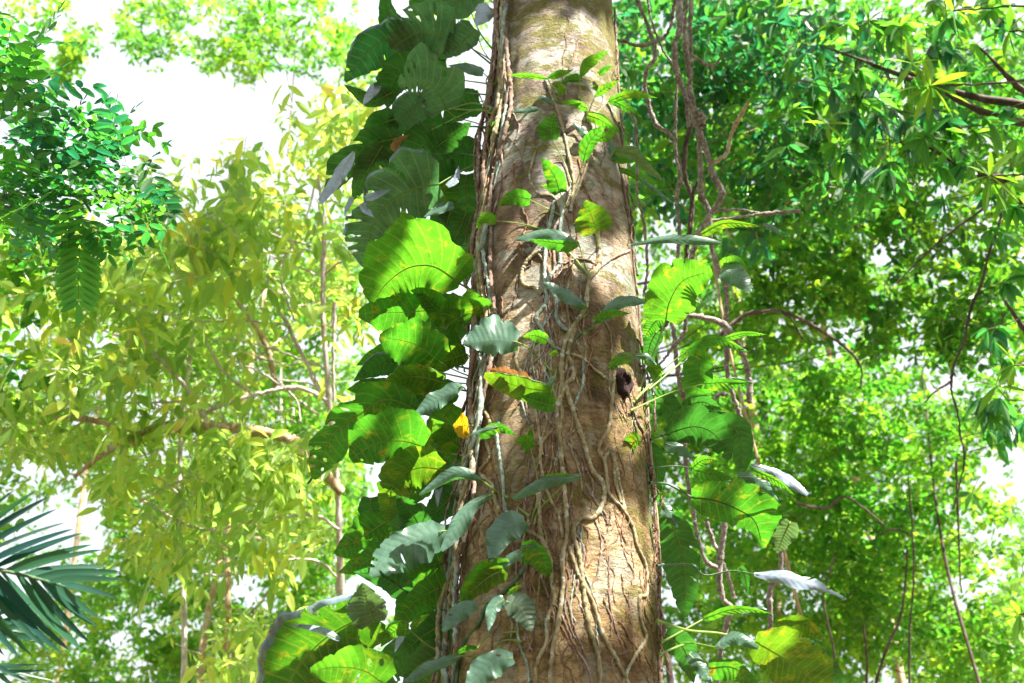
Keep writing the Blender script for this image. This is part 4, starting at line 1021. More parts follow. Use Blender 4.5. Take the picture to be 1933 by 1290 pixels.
# -------- leaves on the front of the trunk
CL = [
    ('bright', [(1095, 146), (1110, 118), (1150, 95)], 9, 13, dict(off=-.12, pet=[(1096, 190)], heart=False)),
    ('bright', [(1035, 150), (1000, 144), (955, 142)], 5, 6, dict(off=-.08, pet=[(1050, 190)], heart=False)), ('green', [(1032, 148), (1055, 140), (1082, 132)], 7, 8, dict(off=-.07, heart=False)),
    ('bright', [(1122, 184), (1140, 168), (1168, 152)], 8, 9, dict(off=-.1, fen=1, pet=[(1108, 222)], heart=False)),
    ('bright', [(1148, 192), (1190, 178), (1241, 185)], 8, 9, dict(off=-.12, pet=[(1115, 225)], heart=False, curl=(1, .8))),
    ('green', [(1150, 188), (1175, 200), (1212, 222)], 10, 8, dict(off=-.06)),
    ('bright', [(1108, 206), (1085, 194), (1056, 194)], 9, 6, dict(off=-.1, pet=[(1110, 230)])), ('skysheen', [(1042, 195), (1025, 185), (1012, 188)], 5, 6, dict(off=-.05, up=True, k=-.3)),
    ('skysheen', [(1016, 206), (990, 210), (962, 212)], 5, 6, dict(off=-.06, pet=[(1030, 230)], up=True, k=-.2)),
    ('green', [(1042, 264), (1040, 240), (1046, 214)], 26, 18, dict(off=-.1, pet=[(1062, 300), (1078, 345)], lobe=.1)), ('green', [(1040, 256), (1030, 240), (1014, 234)], 12, 8, dict(off=-.11, lobe=.0)),
    ('green', [(928, 239), (962, 255), (1008, 290)], 16, 18, dict(off=-.18, pet=[(912, 195), (900, 170)], heart=True, label='broad green leaf crossing the left edge of the trunk near the top')),
    ('green', [(1101, 306), (1112, 270), (1145, 234)], 16, 14, dict(off=-.12, pet=[(1088, 345), (1078, 372)], heart=False)),
    ('bright', [(1110, 218), (1135, 228), (1172, 252)], 12, 11, dict(off=-.15, curl=(.75, 1))), ('bright', [(1130, 262), (1150, 255), (1160, 238)], 10, 10, dict(off=-.12)),
    ('skysheen', [(1110, 262), (1095, 245), (1080, 232)], 8, 7, dict(off=-.05, up=True, k=-.4)), ('bright', [(1130, 165), (1118, 172), (1090, 184)], 6, 8, dict(off=-.03)),
    ('green', [(1098, 150), (1075, 150), (1060, 158)], 7, 10, dict(off=-.05)), ('green', [(1130, 140), (1145, 128), (1158, 126)], 5, 7, dict(off=-.07)), ('bright', [(1062, 178), (1056, 162), (1040, 158)], 9, 9, dict(off=-.06)),
    ('skysheen', [(1160, 300), (1154, 270), (1150, 262)], 8, 8, dict(off=-.05, up=True, k=-.5)),
    ('green', [(1057, 364), (1045, 330), (1022, 298)], 20, 19, dict(off=-.13, pet=[(1070, 390)], label='ribbed heart shaped leaf on the upper middle of the trunk')), ('bright', [(1056, 362), (1040, 355), (1020, 350)], 6, 8, dict(off=-.11)),
    ('green', [(1000, 377), (970, 372), (938, 390)], 17, 15, dict(off=-.12, pet=[(1035, 395), (1060, 408)])),
    ('bright', [(936, 417), (915, 412), (898, 432)], 12, 11, dict(off=-.16, pet=[(980, 422), (1030, 434)])),
    ('olive', [(1127, 438), (1118, 412), (1106, 378)], 38, 36, dict(off=-.18, pet=[(1130, 470), (1132, 500)], lobe=.1, k=.6)),
    ('pale', [(1160, 285), (1195, 292), (1222, 318), (1256, 345)], 13, 10, dict(off=-.14, pet=[(1150, 300)], nv=9)), ('green', [(1160, 287), (1170, 302), (1210, 300)], 8, 8, dict(off=-.1)),
    ('bright', [(1170, 320), (1190, 328), (1212, 342)], 6, 6, dict(off=-.1)), ('skysheen', [(1210, 340), (1245, 365), (1272, 385)], 4, 5, dict(off=-.08, up=True, k=-.2)),
    ('skysheen', [(1092, 460), (1040, 440), (974, 452)], [4, 14, 16, 14, 10, 3], [3, 6, 8, 8, 6, 3], dict(off=-.16, pet=[(1098, 480), (1112, 520)], up=True, k=-.4)),
    ('green', [(1092, 462), (1060, 460), (1000, 452)], [4, 14, 18, 14, 8, 3], 6, dict(off=-.17)),
    ('skysheen', [(1104, 577), (1068, 556), (1026, 534)], [4, 12, 15, 12, 8, 3], [4, 8, 10, 10, 8, 3], dict(off=-.12, pet=[(1108, 590), (1100, 600)], up=True, k=-.5)), ('green', [(1106, 575), (1092, 578), (1080, 576)], 8, 6, dict(off=-.11)),
    ('bright', [(1032, 642), (1010, 634), (986, 636)], 12, 12, dict(off=-.08, pet=[(1045, 655)])), ('bright', [(1052, 664), (1046, 668), (1036, 670)], 6, 6, dict(off=-.08)),
    ('skysheen', [(1120, 610), (1165, 575), (1217, 570)], [3, 6, 10, 14, 12, 4], [3, 14, 12, 10, 8, 3], dict(off=-.18, pet=[(1116, 622), (1100, 632)], up=True, k=-.4)), ('green', [(1122, 606), (1150, 592), (1190, 592)], 8, 10, dict(off=-.19)),
    ('olive', [(1040, 740), (980, 730), (914, 708)], [14, 26, 24, 24, 18, 5], [10, 18, 22, 20, 16, 5], dict(off=-.24, curl=(1, .8), pet=[(1050, 700), (1052, 690)])),
    ('dry', [(1000, 722), (960, 706), (918, 696)], 6, 13, dict(off=-.26, wav=3, cup=.6, slits=2, label='crumpled brown dead patch on a leaf')),
    ('green', [(1046, 766), (1020, 760), (984, 748)], 16, 22, dict(off=-.2)), ('skysheen', [(1048, 712), (1030, 734), (988, 752)], 5, 7, dict(off=-.26, up=True, k=-.3)),
    ('yellow', [(884, 803), (868, 805), (855, 803)], 24, 24, dict(off=-.3, pet=[(905, 806), (935, 828)], lobe=0, label='small yellow leaf beside the left edge of the trunk')),
    ('green', [(905, 822), (940, 806), (975, 822)], 9, 14, dict(off=-.2, pet=[(900, 850)])), ('skysheen', [(940, 806), (915, 812), (882, 824)], 4, 5, dict(off=-.21, up=True, k=-.3)),
    ('bright', [(1002, 847), (990, 832), (972, 834)], 14, 14, dict(off=-.12, pet=[(1015, 910), (1012, 960)])), ('bright', [(998, 838), (1000, 822), (1004, 806)], 6, 8, dict(off=-.12)),
    ('bright', [(1209, 830), (1195, 838), (1186, 864)], 10, 20, dict(off=-.14, k=.3, lobe=0)),
    ('skysheen', [(1098, 898), (1060, 904), (1015, 914), (968, 942)], [4, 10, 12, 16, 12, 4], [4, 6, 8, 8, 6, 3], dict(off=-.24, pet=None, up=True, k=-.3, label='pale grey green leaf spread like two wings on the trunk front')),
    ('bright', [(1080, 900), (1050, 898), (1020, 900)], 6, 5, dict(off=-.22, pet=[(1020, 960), (1008, 990)])),
    ('skysheen', [(990, 984), (955, 1000), (926, 1060)], [14, 30, 28, 20, 12, 4], [10, 26, 30, 28, 20, 4], dict(off=-.2, pet=[(1000, 990), (1010, 960)], up=True, k=-.6)),
    ('skysheen', [(985, 1042), (955, 1062), (930, 1080)], 10, 10, dict(off=-.2, up=True, k=-.3)),
    ('green', [(984, 1036), (1015, 1048), (1040, 1092)], [12, 20, 20, 16, 12, 4], [16, 28, 26, 20, 14, 4], dict(off=-.18, pet=[(990, 1010), (995, 985)])), ('skysheen', [(984, 1034), (1000, 1030), (1022, 1038)], 4, 5, dict(off=-.2, up=True, k=-.2)),
    ('bright', [(960, 1060), (910, 1078), (868, 1145)], [10, 24, 28, 24, 18, 4], [6, 14, 18, 18, 14, 4], dict(off=-.22, pet=[(985, 1058)], curl=(1, .8))), ('olive', [(950, 1075), (915, 1095), (870, 1135)], 24, 14, dict(off=-.24)),
    ('skysheen', [(900, 1142), (870, 1150), (836, 1192)], [8, 20, 24, 18, 12, 3], [5, 10, 14, 14, 10, 3], dict(off=-.24, pet=[(918, 1138)], up=True, k=-.6, spl=1)),
    ('skysheen', [(952, 1132), (932, 1148), (922, 1192)], 12, 14, dict(off=-.2, up=True, k=-.6)),
    ('pale', [(956, 1134), (985, 1150), (1003, 1192)], [10, 22, 26, 22, 14, 3], [10, 24, 28, 22, 14, 3], dict(off=-.2, up=True, k=-.6, pet=[(975, 1120), (975, 1100)])), ('bright', [(960, 1125), (972, 1112), (986, 1104)], 6, 6, dict(off=-.15)),
    ('skysheen', [(968, 1242), (930, 1250), (880, 1300)], [10, 26, 30, 28, 20, 4], [8, 18, 24, 26, 20, 4], dict(off=-.26, up=True, k=-.6, fen=2, pet=[(938, 1218), (960, 1208), (985, 1212)])),
    ('green', [(900, 1224), (880, 1225), (850, 1240)], 6, 6, dict(off=-.2, pet=[(925, 1200), (980, 1192)])),
]
for mt, mid, l, r_, o in CL: big_leaf(cen, mt, mid, l, r_, nv=o.pop('nv', 8), pr=o.pop('pr', .0035), **o)

# -------- right climber leaves
RL = [
    ('skysheen', [(1190, 463), (1270, 452), (1362, 459)], [2, 5, 8, 10, 8, 3], [2, 4, 8, 9, 8, 3], dict(off=-.05, up=True, k=-.2, pet=[(1150, 470, -.35)], label='thin flat grey leaf held out level to the right')),
    ('bright', [(1257, 604), (1264, 570), (1290, 530), (1344, 512)], [30, 50, 54, 46, 34, 5], [26, 46, 52, 48, 36, 6], dict(off=-.15, nv=14, pet=[(1240, 650, -.1), (1205, 740, -.2)], pr=.006, label='glowing yellow green ribbed leaf right of the trunk, lit from behind')),
    ('green', [(1250, 600), (1235, 610), (1215, 640)], 16, 18, dict(off=0)), ('dark', [(1240, 625), (1225, 660), (1232, 700)], 18, 22, dict(off=.15)),
    ('olive', [(1325, 442), (1370, 422), (1440, 428)], 7, 10, dict(off=.1)), ('skysheen', [(1440, 426), (1460, 432), (1478, 445)], 6, 6, dict(off=.1, up=True, k=-.4)),
    ('skysheen', [(1364, 510), (1390, 520), (1420, 552)], 22, 24, dict(off=.2, up=True, k=-.5)), ('green', [(1362, 505), (1385, 495), (1412, 505)], 14, 8, dict(off=.25)),
    ('bright', [(1366, 640), (1405, 630), (1448, 632)], 5, 7, dict(off=-.05, pet=[(1330, 650, 0), (1225, 735, -.2)])),
    ('green', [(1300, 660), (1350, 640), (1412, 664)], 9, 14, dict(off=-.1, pet=[(1250, 700, -.1), (1200, 755, -.3)])), ('skysheen', [(1355, 644), (1385, 655), (1410, 662)], 4, 5, dict(off=-.12, up=True, k=-.2)),
    ('green', [(1322, 678), (1318, 720), (1312, 775)], [16, 26, 32, 28, 20, 4], [20, 34, 34, 28, 20, 4], dict(off=-.05, pet=[(1260, 700, -.1), (1195, 760, -.3)])), ('bright', [(1345, 690), (1300, 665), (1280, 690)], 16, 16, dict(off=.08)),
    ('green', [(1330, 725), (1375, 722), (1421, 724)], 8, 15, dict(off=-.08, pet=[(1270, 740, -.1), (1190, 775, -.35)])), ('skysheen', [(1382, 714), (1400, 716), (1421, 724)], 3, 5, dict(off=-.1, up=True, k=-.2)),
    ('bright', [(1225, 690), (1238, 700), (1240, 735)], 12, 14, dict(off=-.12)), ('pale', [(1196, 676), (1172, 674), (1150, 690)], 9, 9, dict(off=-.3)), ('skysheen', [(1200, 672), (1222, 674), (1240, 690)], 6, 7, dict(off=-.28, up=True, k=-.3)),
    ('green', [(1150, 694), (1165, 680), (1195, 684)], 6, 12, dict(off=-.27)),
    ('dark', [(1258, 820), (1310, 806), (1350, 822), (1378, 868)], [10, 34, 44, 40, 26, 5], [14, 28, 36, 32, 22, 5], dict(off=.02, slits=2, pet=[(1228, 830, -.1)], petm='petdark')),
    ('dark', [(1350, 790), (1395, 820), (1400, 898)], [16, 24, 26, 24, 18, 4], [14, 20, 24, 22, 14, 4], dict(off=.05)), ('dark', [(1290, 770), (1330, 760), (1370, 790)], 16, 22, dict(off=.12)),
    ('dark', [(1228, 760), (1262, 770), (1280, 820)], 26, 24, dict(off=.15)), ('dark', [(1225, 840), (1240, 880), (1238, 960)], 18, 20, dict(off=.2)), ('skysheen', [(1256, 838), (1280, 846), (1312, 866)], 10, 14, dict(off=.1, up=True, k=-.4)),
    ('bright', [(1306, 884), (1330, 868), (1360, 872)], 9, 9, dict(off=-.12, pet=[(1275, 880, -.1), (1225, 884, -.2)], petm='petdark')), ('green', [(1308, 886), (1340, 896), (1385, 905)], 14, 14, dict(off=0)),
    ('green', [(1306, 939), (1350, 946), (1392, 962), (1425, 985), (1440, 1035)], [16, 34, 42, 56, 62, 58, 30, 6], [16, 30, 36, 34, 28, 14, 4],
     dict(off=-.1, slits=1, nv=12, pet=[(1262, 915, -.1), (1226, 912, -.2)], petm='petdark', pr=.006, label='broad dark green leaf with yellow midrib right of the trunk')),
    ('pale', [(1492, 985), (1480, 1010), (1466, 1046)], 24, 20, dict(off=0, up=False)), ('skysheen', [(1392, 900), (1430, 905), (1470, 945)], 10, 13, dict(off=.05, up=True, k=-.4)),
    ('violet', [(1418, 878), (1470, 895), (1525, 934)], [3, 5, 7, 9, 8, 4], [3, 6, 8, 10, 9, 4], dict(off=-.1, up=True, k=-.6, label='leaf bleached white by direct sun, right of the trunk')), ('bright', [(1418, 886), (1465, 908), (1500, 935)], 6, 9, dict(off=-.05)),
    ('dark', [(1262, 975), (1288, 1050), (1294, 1166)], [20, 32, 34, 32, 30, 20, 4], [22, 34, 40, 40, 34, 20, 4], dict(off=.1, slits=3, nv=13)), ('skysheen', [(1250, 945), (1265, 970), (1280, 998)], 9, 9, dict(off=.08, up=True, k=-.5)),
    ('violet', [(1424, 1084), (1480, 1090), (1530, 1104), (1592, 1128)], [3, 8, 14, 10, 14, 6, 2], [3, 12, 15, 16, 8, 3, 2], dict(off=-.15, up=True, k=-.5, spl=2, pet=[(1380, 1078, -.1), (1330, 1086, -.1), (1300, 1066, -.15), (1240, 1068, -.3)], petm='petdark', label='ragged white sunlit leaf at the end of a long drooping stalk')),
    ('dark', [(1395, 1072), (1405, 1085), (1412, 1125)], 9, 10, dict(off=-.1, slits=2)),
    ('bright', [(1330, 1168), (1390, 1150), (1456, 1158)], 8, 9, dict(off=-.05, pet=[(1290, 1190, -.1), (1245, 1215, -.2)])), ('skysheen', [(1420, 1150), (1440, 1150), (1460, 1166)], 4, 4, dict(off=-.06, up=True, k=-.3)),
    ('spotted', [(1425, 1212), (1470, 1238), (1520, 1272), (1560, 1310)], [20, 50, 62, 60, 50, 20], [20, 40, 48, 46, 40, 16], dict(off=-.12, nv=13, slits=1, pet=[(1360, 1196, -.1), (1300, 1190, -.15), (1240, 1172, -.3)], pr=.006, label='large olive leaf with rust brown patches in the lower right')),
    ('spotted', [(1470, 1180), (1520, 1180), (1560, 1210)], 16, 30, dict(off=-.05)), ('skysheen', [(1352, 1222), (1390, 1204), (1432, 1224)], [3, 10, 12, 10, 8, 2], [3, 12, 14, 14, 10, 3], dict(off=-.2, up=True, k=-.4, pet=[(1300, 1215, -.1), (1245, 1235, -.3)])),
    ('skysheen', [(1300, 1235), (1320, 1255), (1345, 1295)], 12, 14, dict(off=-.05, up=True, k=-.5)), ('green', [(1340, 1262), (1385, 1262), (1440, 1300)], 16, 26, dict(off=-.1)), ('dark', [(1255, 1200), (1290, 1225), (1310, 1290)], 26, 26, dict(off=.1)),
    ('dark', [(1500, 1220), (1560, 1255), (1600, 1300)], 22, 24, dict(off=.1)),
]
for mt, mid, l, r_, o in RL: big_leaf(rgt, mt, mid, l, r_, **o)


# ------------------------------------------------------------------ lianas right of the trunk
def px_tube(parent, pts, w, mat, name='stem', d=6.2, lump=.12, wob=.01, ns=9):
    P = [at(p[0], p[1], (p[2] if len(p) > 2 else d)) for p in pts]
    dd = [(p[2] if len(p) > 2 else d) for p in pts]
    ww = w if isinstance(w, (list, tuple)) else [w]
    k_ = 0.42 if mat == 'liana' else 0.5
    rad = [np.interp(i / max(1, len(pts) - 1), np.linspace(0, 1, len(ww)), ww) * k_ * dd[i] / F for i in range(len(pts))]
    n = max(10, 12 * (len(pts) - 1))
    rr = np.interp(np.linspace(0, 1, n), np.linspace(0, 1, len(rad)), rad)
    if max(ww) > 5:
        ph = abs(pts[0][0]) % 6
        rr = rr * (0.93 + 0.28 * np.maximum(0, np.sin(np.arange(n) * 0.55 + ph)) ** 8 + 0.10 * np.sin(np.arange(n) * 0.21 + ph))
    return tube(name, P, list(rr), M[mat], parent, n=n, ns=ns, lump=lump, wob=wob)


def thing_at(name, px, py, d, label, cat, group=None):
    p = at(px, py, d); return empty(name, (p[0], p[1], 0), label, cat, group)


li = thing_at('liana', 1350, 600, 6.6, 'thick pale knotted liana hanging in twisted double strands right of the trunk', 'liana', 'lianas hanging beside the big trunk')
px_tube(li, [(1284, -60, 7.2), (1283, 0, 7), (1283, 60), (1273, 87), (1278, 140), (1293, 180), (1307, 213), (1320, 247), (1335, 293), (1347, 333), (1363, 367), (1347, 397), (1325, 432), (1312, 460), (1306, 500), (1304, 560), (1287, 598)], [16, 15, 14, 15, 13, 12], 'liana', d=6.8)
px_tube(li, [(1296, -60, 7.2), (1293, 67), (1300, 133), (1308, 200), (1317, 226), (1322, 317), (1323, 367), (1338, 400), (1343, 465), (1362, 523), (1372, 549), (1370, 608), (1372, 667), (1374, 706), (1388, 761), (1405, 810), (1414, 860)], [12, 12, 13, 12, 12, 12], 'liana', d=6.9)
px_tube(li, [(1316, 212), (1322, 222), (1326, 240)], [20, 26, 14], 'liana', 'knot', d=6.78)
px_tube(li, [(1306, -60, 7.2), (1304, 0), (1303, 70), (1305, 110), (1298, 200), (1300, 240)], 10, 'liana', d=7.0)
px_tube(li, [(1287, 595), (1333, 601), (1372, 618), (1401, 667), (1413, 709), (1416, 760)], 14, 'liana', d=6.7)
px_tube(li, [(1294, 601), (1292, 627), (1268, 660), (1245, 689)], [11, 8, 6], 'liana', d=6.6)
px_tube(li, [(1268, 605), (1274, 640), (1278, 690), (1287, 738), (1297, 764), (1292, 830), (1297, 899), (1309, 972), (1321, 1028), (1333, 1060), (1353, 1072)], [12, 11, 10], 'liana', d=6.7)
px_tube(li, [(1374, 745), (1355, 745), (1348, 775), (1350, 820)], [9, 8, 7], 'liana', d=6.6)
l2 = thing_at('liana', 1275, 300, 7.4, 'slender brown liana swinging in loops between the trunk and the thick liana', 'liana', 'lianas hanging beside the big trunk')
px_tube(l2, [(1200, -50), (1203, 0), (1227, 60), (1237, 107), (1220, 133), (1220, 177), (1237, 233), (1263, 253), (1277, 283), (1283, 333), (1277, 383), (1283, 440), (1275, 520)], [9, 10, 9, 8], 'liana', d=7.3)
px_tube(l2, [(1150, 70), (1173, 77), (1210, 87), (1250, 73), (1267, 43), (1278, -40)], 8, 'liana', d=7.3)
px_tube(l2, [(1218, -40), (1227, 30), (1243, 77), (1260, 110), (1280, 130)], 5, 'liana', d=7.4)
l3 = thing_at('liana', 1205, 300, 7.0, 'thin reddish liana hanging straight beside the right edge of the trunk', 'liana', 'lianas hanging beside the big trunk')
px_tube(l3, [(1160, 190), (1183, 210), (1200, 233), (1203, 300), (1203, 367), (1217, 430), (1222, 500), (1215, 560)], 7, 'liana', d=7.0)
l4 = thing_at('liana', 1298, 320, 7.3, 'dark twisted liana behind the pale double strand', 'liana', 'lianas hanging beside the big trunk')
px_tube(l4, [(1300, 220), (1303, 243), (1293, 283), (1293, 333), (1307, 380), (1303, 430), (1296, 470), (1290, 560), (1240, 640), (1240, 700)], 9, 'darkbark', d=7.3)
px_tube(l4, [(1277, 160), (1275, 233), (1277, 300), (1290, 350)], 7, 'liana', d=7.2)
px_tube(l4, [(1325, 335), (1312, 355), (1305, 385), (1300, 430)], 7, 'darkbark', d=7.2)
l5 = thing_at('liana', 1360, 1080, 7.2, 'pale bent liana trunk among the leaves at the lower right of the trunk', 'liana', 'lianas hanging beside the big trunk')
px_tube(l5, [(1372, 960), (1365, 1008), (1357, 1085), (1365, 1133), (1378, 1150), (1360, 1230), (1355, 1310)], [14, 15, 13, 10], 'liana', d=7.1)
px_tube(l5, [(1333, 985), (1350, 1030), (1372, 1080), (1385, 1130)], 9, 'liana', d=7.2)
px_tube(l5, [(1474, 1040), (1474, 1072), (1454, 1113), (1454, 1165), (1460, 1310)], [12, 12, 10], 'liana', d=7.3)
for pts, w, mt, d in (([(1350, 397), (1397, 397), (1433, 402)], 6, 'liana', 7.0), ([(1340, 418), (1397, 410), (1450, 403), (1510, 398)], [7, 7, 9, 8], 'liana', 6.9), ([(1345, 307), (1372, 290), (1383, 247), (1413, 193)], [7, 8, 9, 6], 'tanbark', 6.9),
                      ([(1307, 105), (1325, 118), (1345, 125), (1365, 105)], [8, 8, 5], 'liana', 6.9)):
    px_tube(li, pts, w, mt, 'branch', d)


# ------------------------------------------------------------------ palm in the lower left
palm = thing_at('palm', -160, 1100, 3.6, 'dark palm with stiff narrow leaflets reaching in at the lower left', 'palm')


def ribbon(parent, P0, P1, w, sag, nrm, name='leaflet', tint=0.5):
    n = 9; V = []; Q = []; T = []
    ax = P1 - P0; L = np.linalg.norm(ax); b = np.cross(ax, nrm); b /= np.linalg.norm(b)
    for i in range(n + 1):
        t = i / n; c = P0 + ax * t + np.array([0, 0, -1]) * sag * L * (t * t - t) * 1.0
        ww = w * min(1, 0.35 + 2.6 * t) * (1 - t) ** 0.55 * 0.5
        for s in (-1, 0, 1): V.append(c + b * s * ww + nrm * abs(s) * ww * 0.35); T.append(tint)
    for i in range(n):
        for s in (0, 1): a = i * 3 + s; Q.append((a, a + 1, a + 4, a + 3))
    return mesh_obj(name, V, Q, M['palm'], parent, tint=T)


def frond(rach, d, ups, dns, w, label):
    P = smooth_path([at(x, y, d + dz) for x, y, dz in rach], 30)
    V, Q = tube_geo(P, [.012, .009, .004], 7)
    f = mesh_obj('frond', V, Q, M['petdark'], palm); f['label'] = label
    rs = np.random.default_rng(int(d * 100))
    for k_, (lst, sg) in enumerate(((ups, 1), (dns, -1))):
        n = len(lst)
        for i, (tx, ty) in enumerate(lst):
            b = P[int(np.clip((i + 0.5) / n, 0, 1) * 29)]
            tip = at(tx, ty, d + rs.uniform(-.1, .15) + (0.12 if sg < 0 else -.05))
            nr = np.array([0.35, -0.85, 0.15]) + rs.normal(size=3) * 0.2; nr /= np.linalg.norm(nr)
            ribbon(f, b, tip, w * (0.8 + 0.3 * rs.random()), 0.10 if sg > 0 else -.14, nr, tint=rs.random())


frond([(-170, 1040, .1), (-60, 1060, 0), (0, 1076, 0), (60, 1090, 0), (124, 1108, 0)], 3.5,
      [(-70, 880), (-30, 890), (0, 905), (30, 924), (67, 927), (95, 937), (110, 960), (128, 986), (142, 998), (158, 1006), (176, 1028), (196, 1038), (199, 1070), (228, 1080), (238, 1096), (222, 1130)],
      [(-60, 1230), (-30, 1240), (10, 1240), (40, 1245), (62, 1240), (92, 1228), (118, 1236), (136, 1232), (152, 1226), (157, 1229), (171, 1214), (184, 1184), (186, 1165)], .045, 'upper palm frond with leaflets fanned both ways')
frond([(-260, 1240, .2), (-120, 1215, 0.1), (-60, 1190, 0), (-20, 1160, 0)], 3.7,
      [(-40, 1090), (0, 1110), (30, 1125), (60, 1140), (75, 1160), (85, 1180), (100, 1211), (90, 1200)],
      [(108, 1264), (90, 1254), (60, 1262), (40, 1275), (100, 1285), (60, 1290), (30, 1300), (-20, 1310)], .04, 'lower palm frond crossing behind the upper one')

# ------------------------------------------------------------------ trees around
def tree(label, px, d, group=None, trunk_w=None, top=None, bark='darkbark', cat='tree', name='tree'):
    p = at(px, 645, d); t = empty(name, (p[0], p[1], 0), label, cat, group)
    return t


def trunk_to(t, px, py, d, w, bark='darkbark', lean=0.0):
    """a trunk from the ground up to the point seen at px,py,d"""
    e = at(px, py, d); b = np.array([t.location.x, t.location.y, -0.1])
    mid1 = b * 0.66 + e * 0.34 + np.array([lean, 0, 0]); mid2 = b * 0.33 + e * 0.67 + np.array([-lean * .5, 0, 0])
    r = w / 2 * d / F
    return tube('trunk', [b, mid1, mid2, e], [r * 1.25, r, r * .85, r * .6], M[bark], t, 26, 10, lump=.08)


# left: pinnate tree reaching in from the upper left
tA = tree('tree with feathery blue green pinnate leaves reaching in from the upper left', -700, 6.4)
trunk_to(tA, -520, -200, 6.2, 60)
for pts, w in (([(-520, -150, 6.2), (-150, 120, 5.7), (0, 133, 5.5), (60, 128, 5.4)], [14, 7, 3]), ([(-520, -100, 6.2), (-120, 300, 5.8), (0, 306, 5.5), (35, 303, 5.5)], [12, 5, 3]), ([(-520, 0, 6.2), (-100, 340, 5.8), (40, 364, 5.6), (110, 392, 5.5), (150, 408, 5.5), (155, 440, 5.5)], [14, 6, 4, 3]),
               ([(35, 303, 5.5), (120, 283, 5.5), (160, 284, 5.4), (230, 300, 5.4)], [4, 3, 2]), ([(110, 392, 5.5), (220, 380, 5.4), (290, 400, 5.3)], [4, 3, 2])):
    px_tube(tA, pts, w, 'darkbark', 'branch', ns=7)
fo = Foliage('oval5', 31)
reg = [(10, 60, 75, 110, 5.6, .5, 3, 0), (35, 180, 70, 70, 5.5, .4, 1.6, 0), (60, 300, 100, 75, 5.5, .4, 2.6, 0), (165, 250, 70, 50, 5.4, .3, 1.0, -.1), (215, 300, 70, 60, 5.4, .3, 2, -.2), (120, 380, 150, 75, 5.5, .4, 3.2, .05),
       (240, 390, 75, 50, 5.3, .3, 1.6, 0), (40, 430, 70, 60, 5.7, .4, 1.4, .1), (200, 440, 80, 30, 5.4, .3, .8, 0)]
GS, GAPS_ = GAPS, GAPS
GAPS = []
sprays(fo, reg, 120, 31, (11, 15), .46, planar=True, droop=.12, hang=.1, twr=.0016)
# the hanging leaf sprays that stand clear of the mass
def pinnate(fo, base, tip, npair, leafpx, d, tint, kz=0.0):
    rs = fo.rs
    P0 = at(*base, d); P1 = at(*tip, d + kz); ax = (P1 - P0); Ln = np.linalg.norm(ax); ax /= Ln
    nrm = np.array([0, -0.8, 0.55]); nrm -= ax * (nrm @ ax); nrm /= np.linalg.norm(nrm); side = np.cross(ax, nrm)
    S = leafpx * d / F
    for i in range(npair):
        f = (i + 0.5) / npair; g = S * (0.7 + 0.5 * math.sin(math.pi * (0.15 + 0.75 * f)))
        for sd in (-1, 1):
            fo.leaf(P0 + ax * Ln * f, side * sd * .85 + ax * .5, nrm + rs.normal(size=3) * .22, g, g * .36, np.clip(tint + .12 * rs.normal(), 0, 1), .06)
    fo.leaf(P1, ax, nrm, S * .9, S * .36, tint, .05); fo.tw.append((P0, P1, .0016))
for b_, t_, npair, lp, ti in (((150, 440), (148, 575), 10, 44, .75), ((160, 410), (105, 470), 7, 30, .4), ((165, 415), (205, 480), 7, 32, .6), ((115, 255), (158, 190), 4, 24, .1), ((185, 265), (255, 205), 4, 26, .3), ((190, 290), (260, 250), 5, 26, .5),
                            ((255, 350), (330, 405), 6, 30, .3), ((270, 300), (320, 400), 7, 34, .5), ((60, 100), (112, 20), 6, 34, .5), ((40, 180), (115, 130), 6, 32, .5), ((110, 230), (60, 190), 5, 28, .5)):
    pinnate(fo, b_, t_, npair, lp, 5.35, ti)
GAPS = GS
fo.build('crown', 'f_pinnate', tA, 'darkbark')

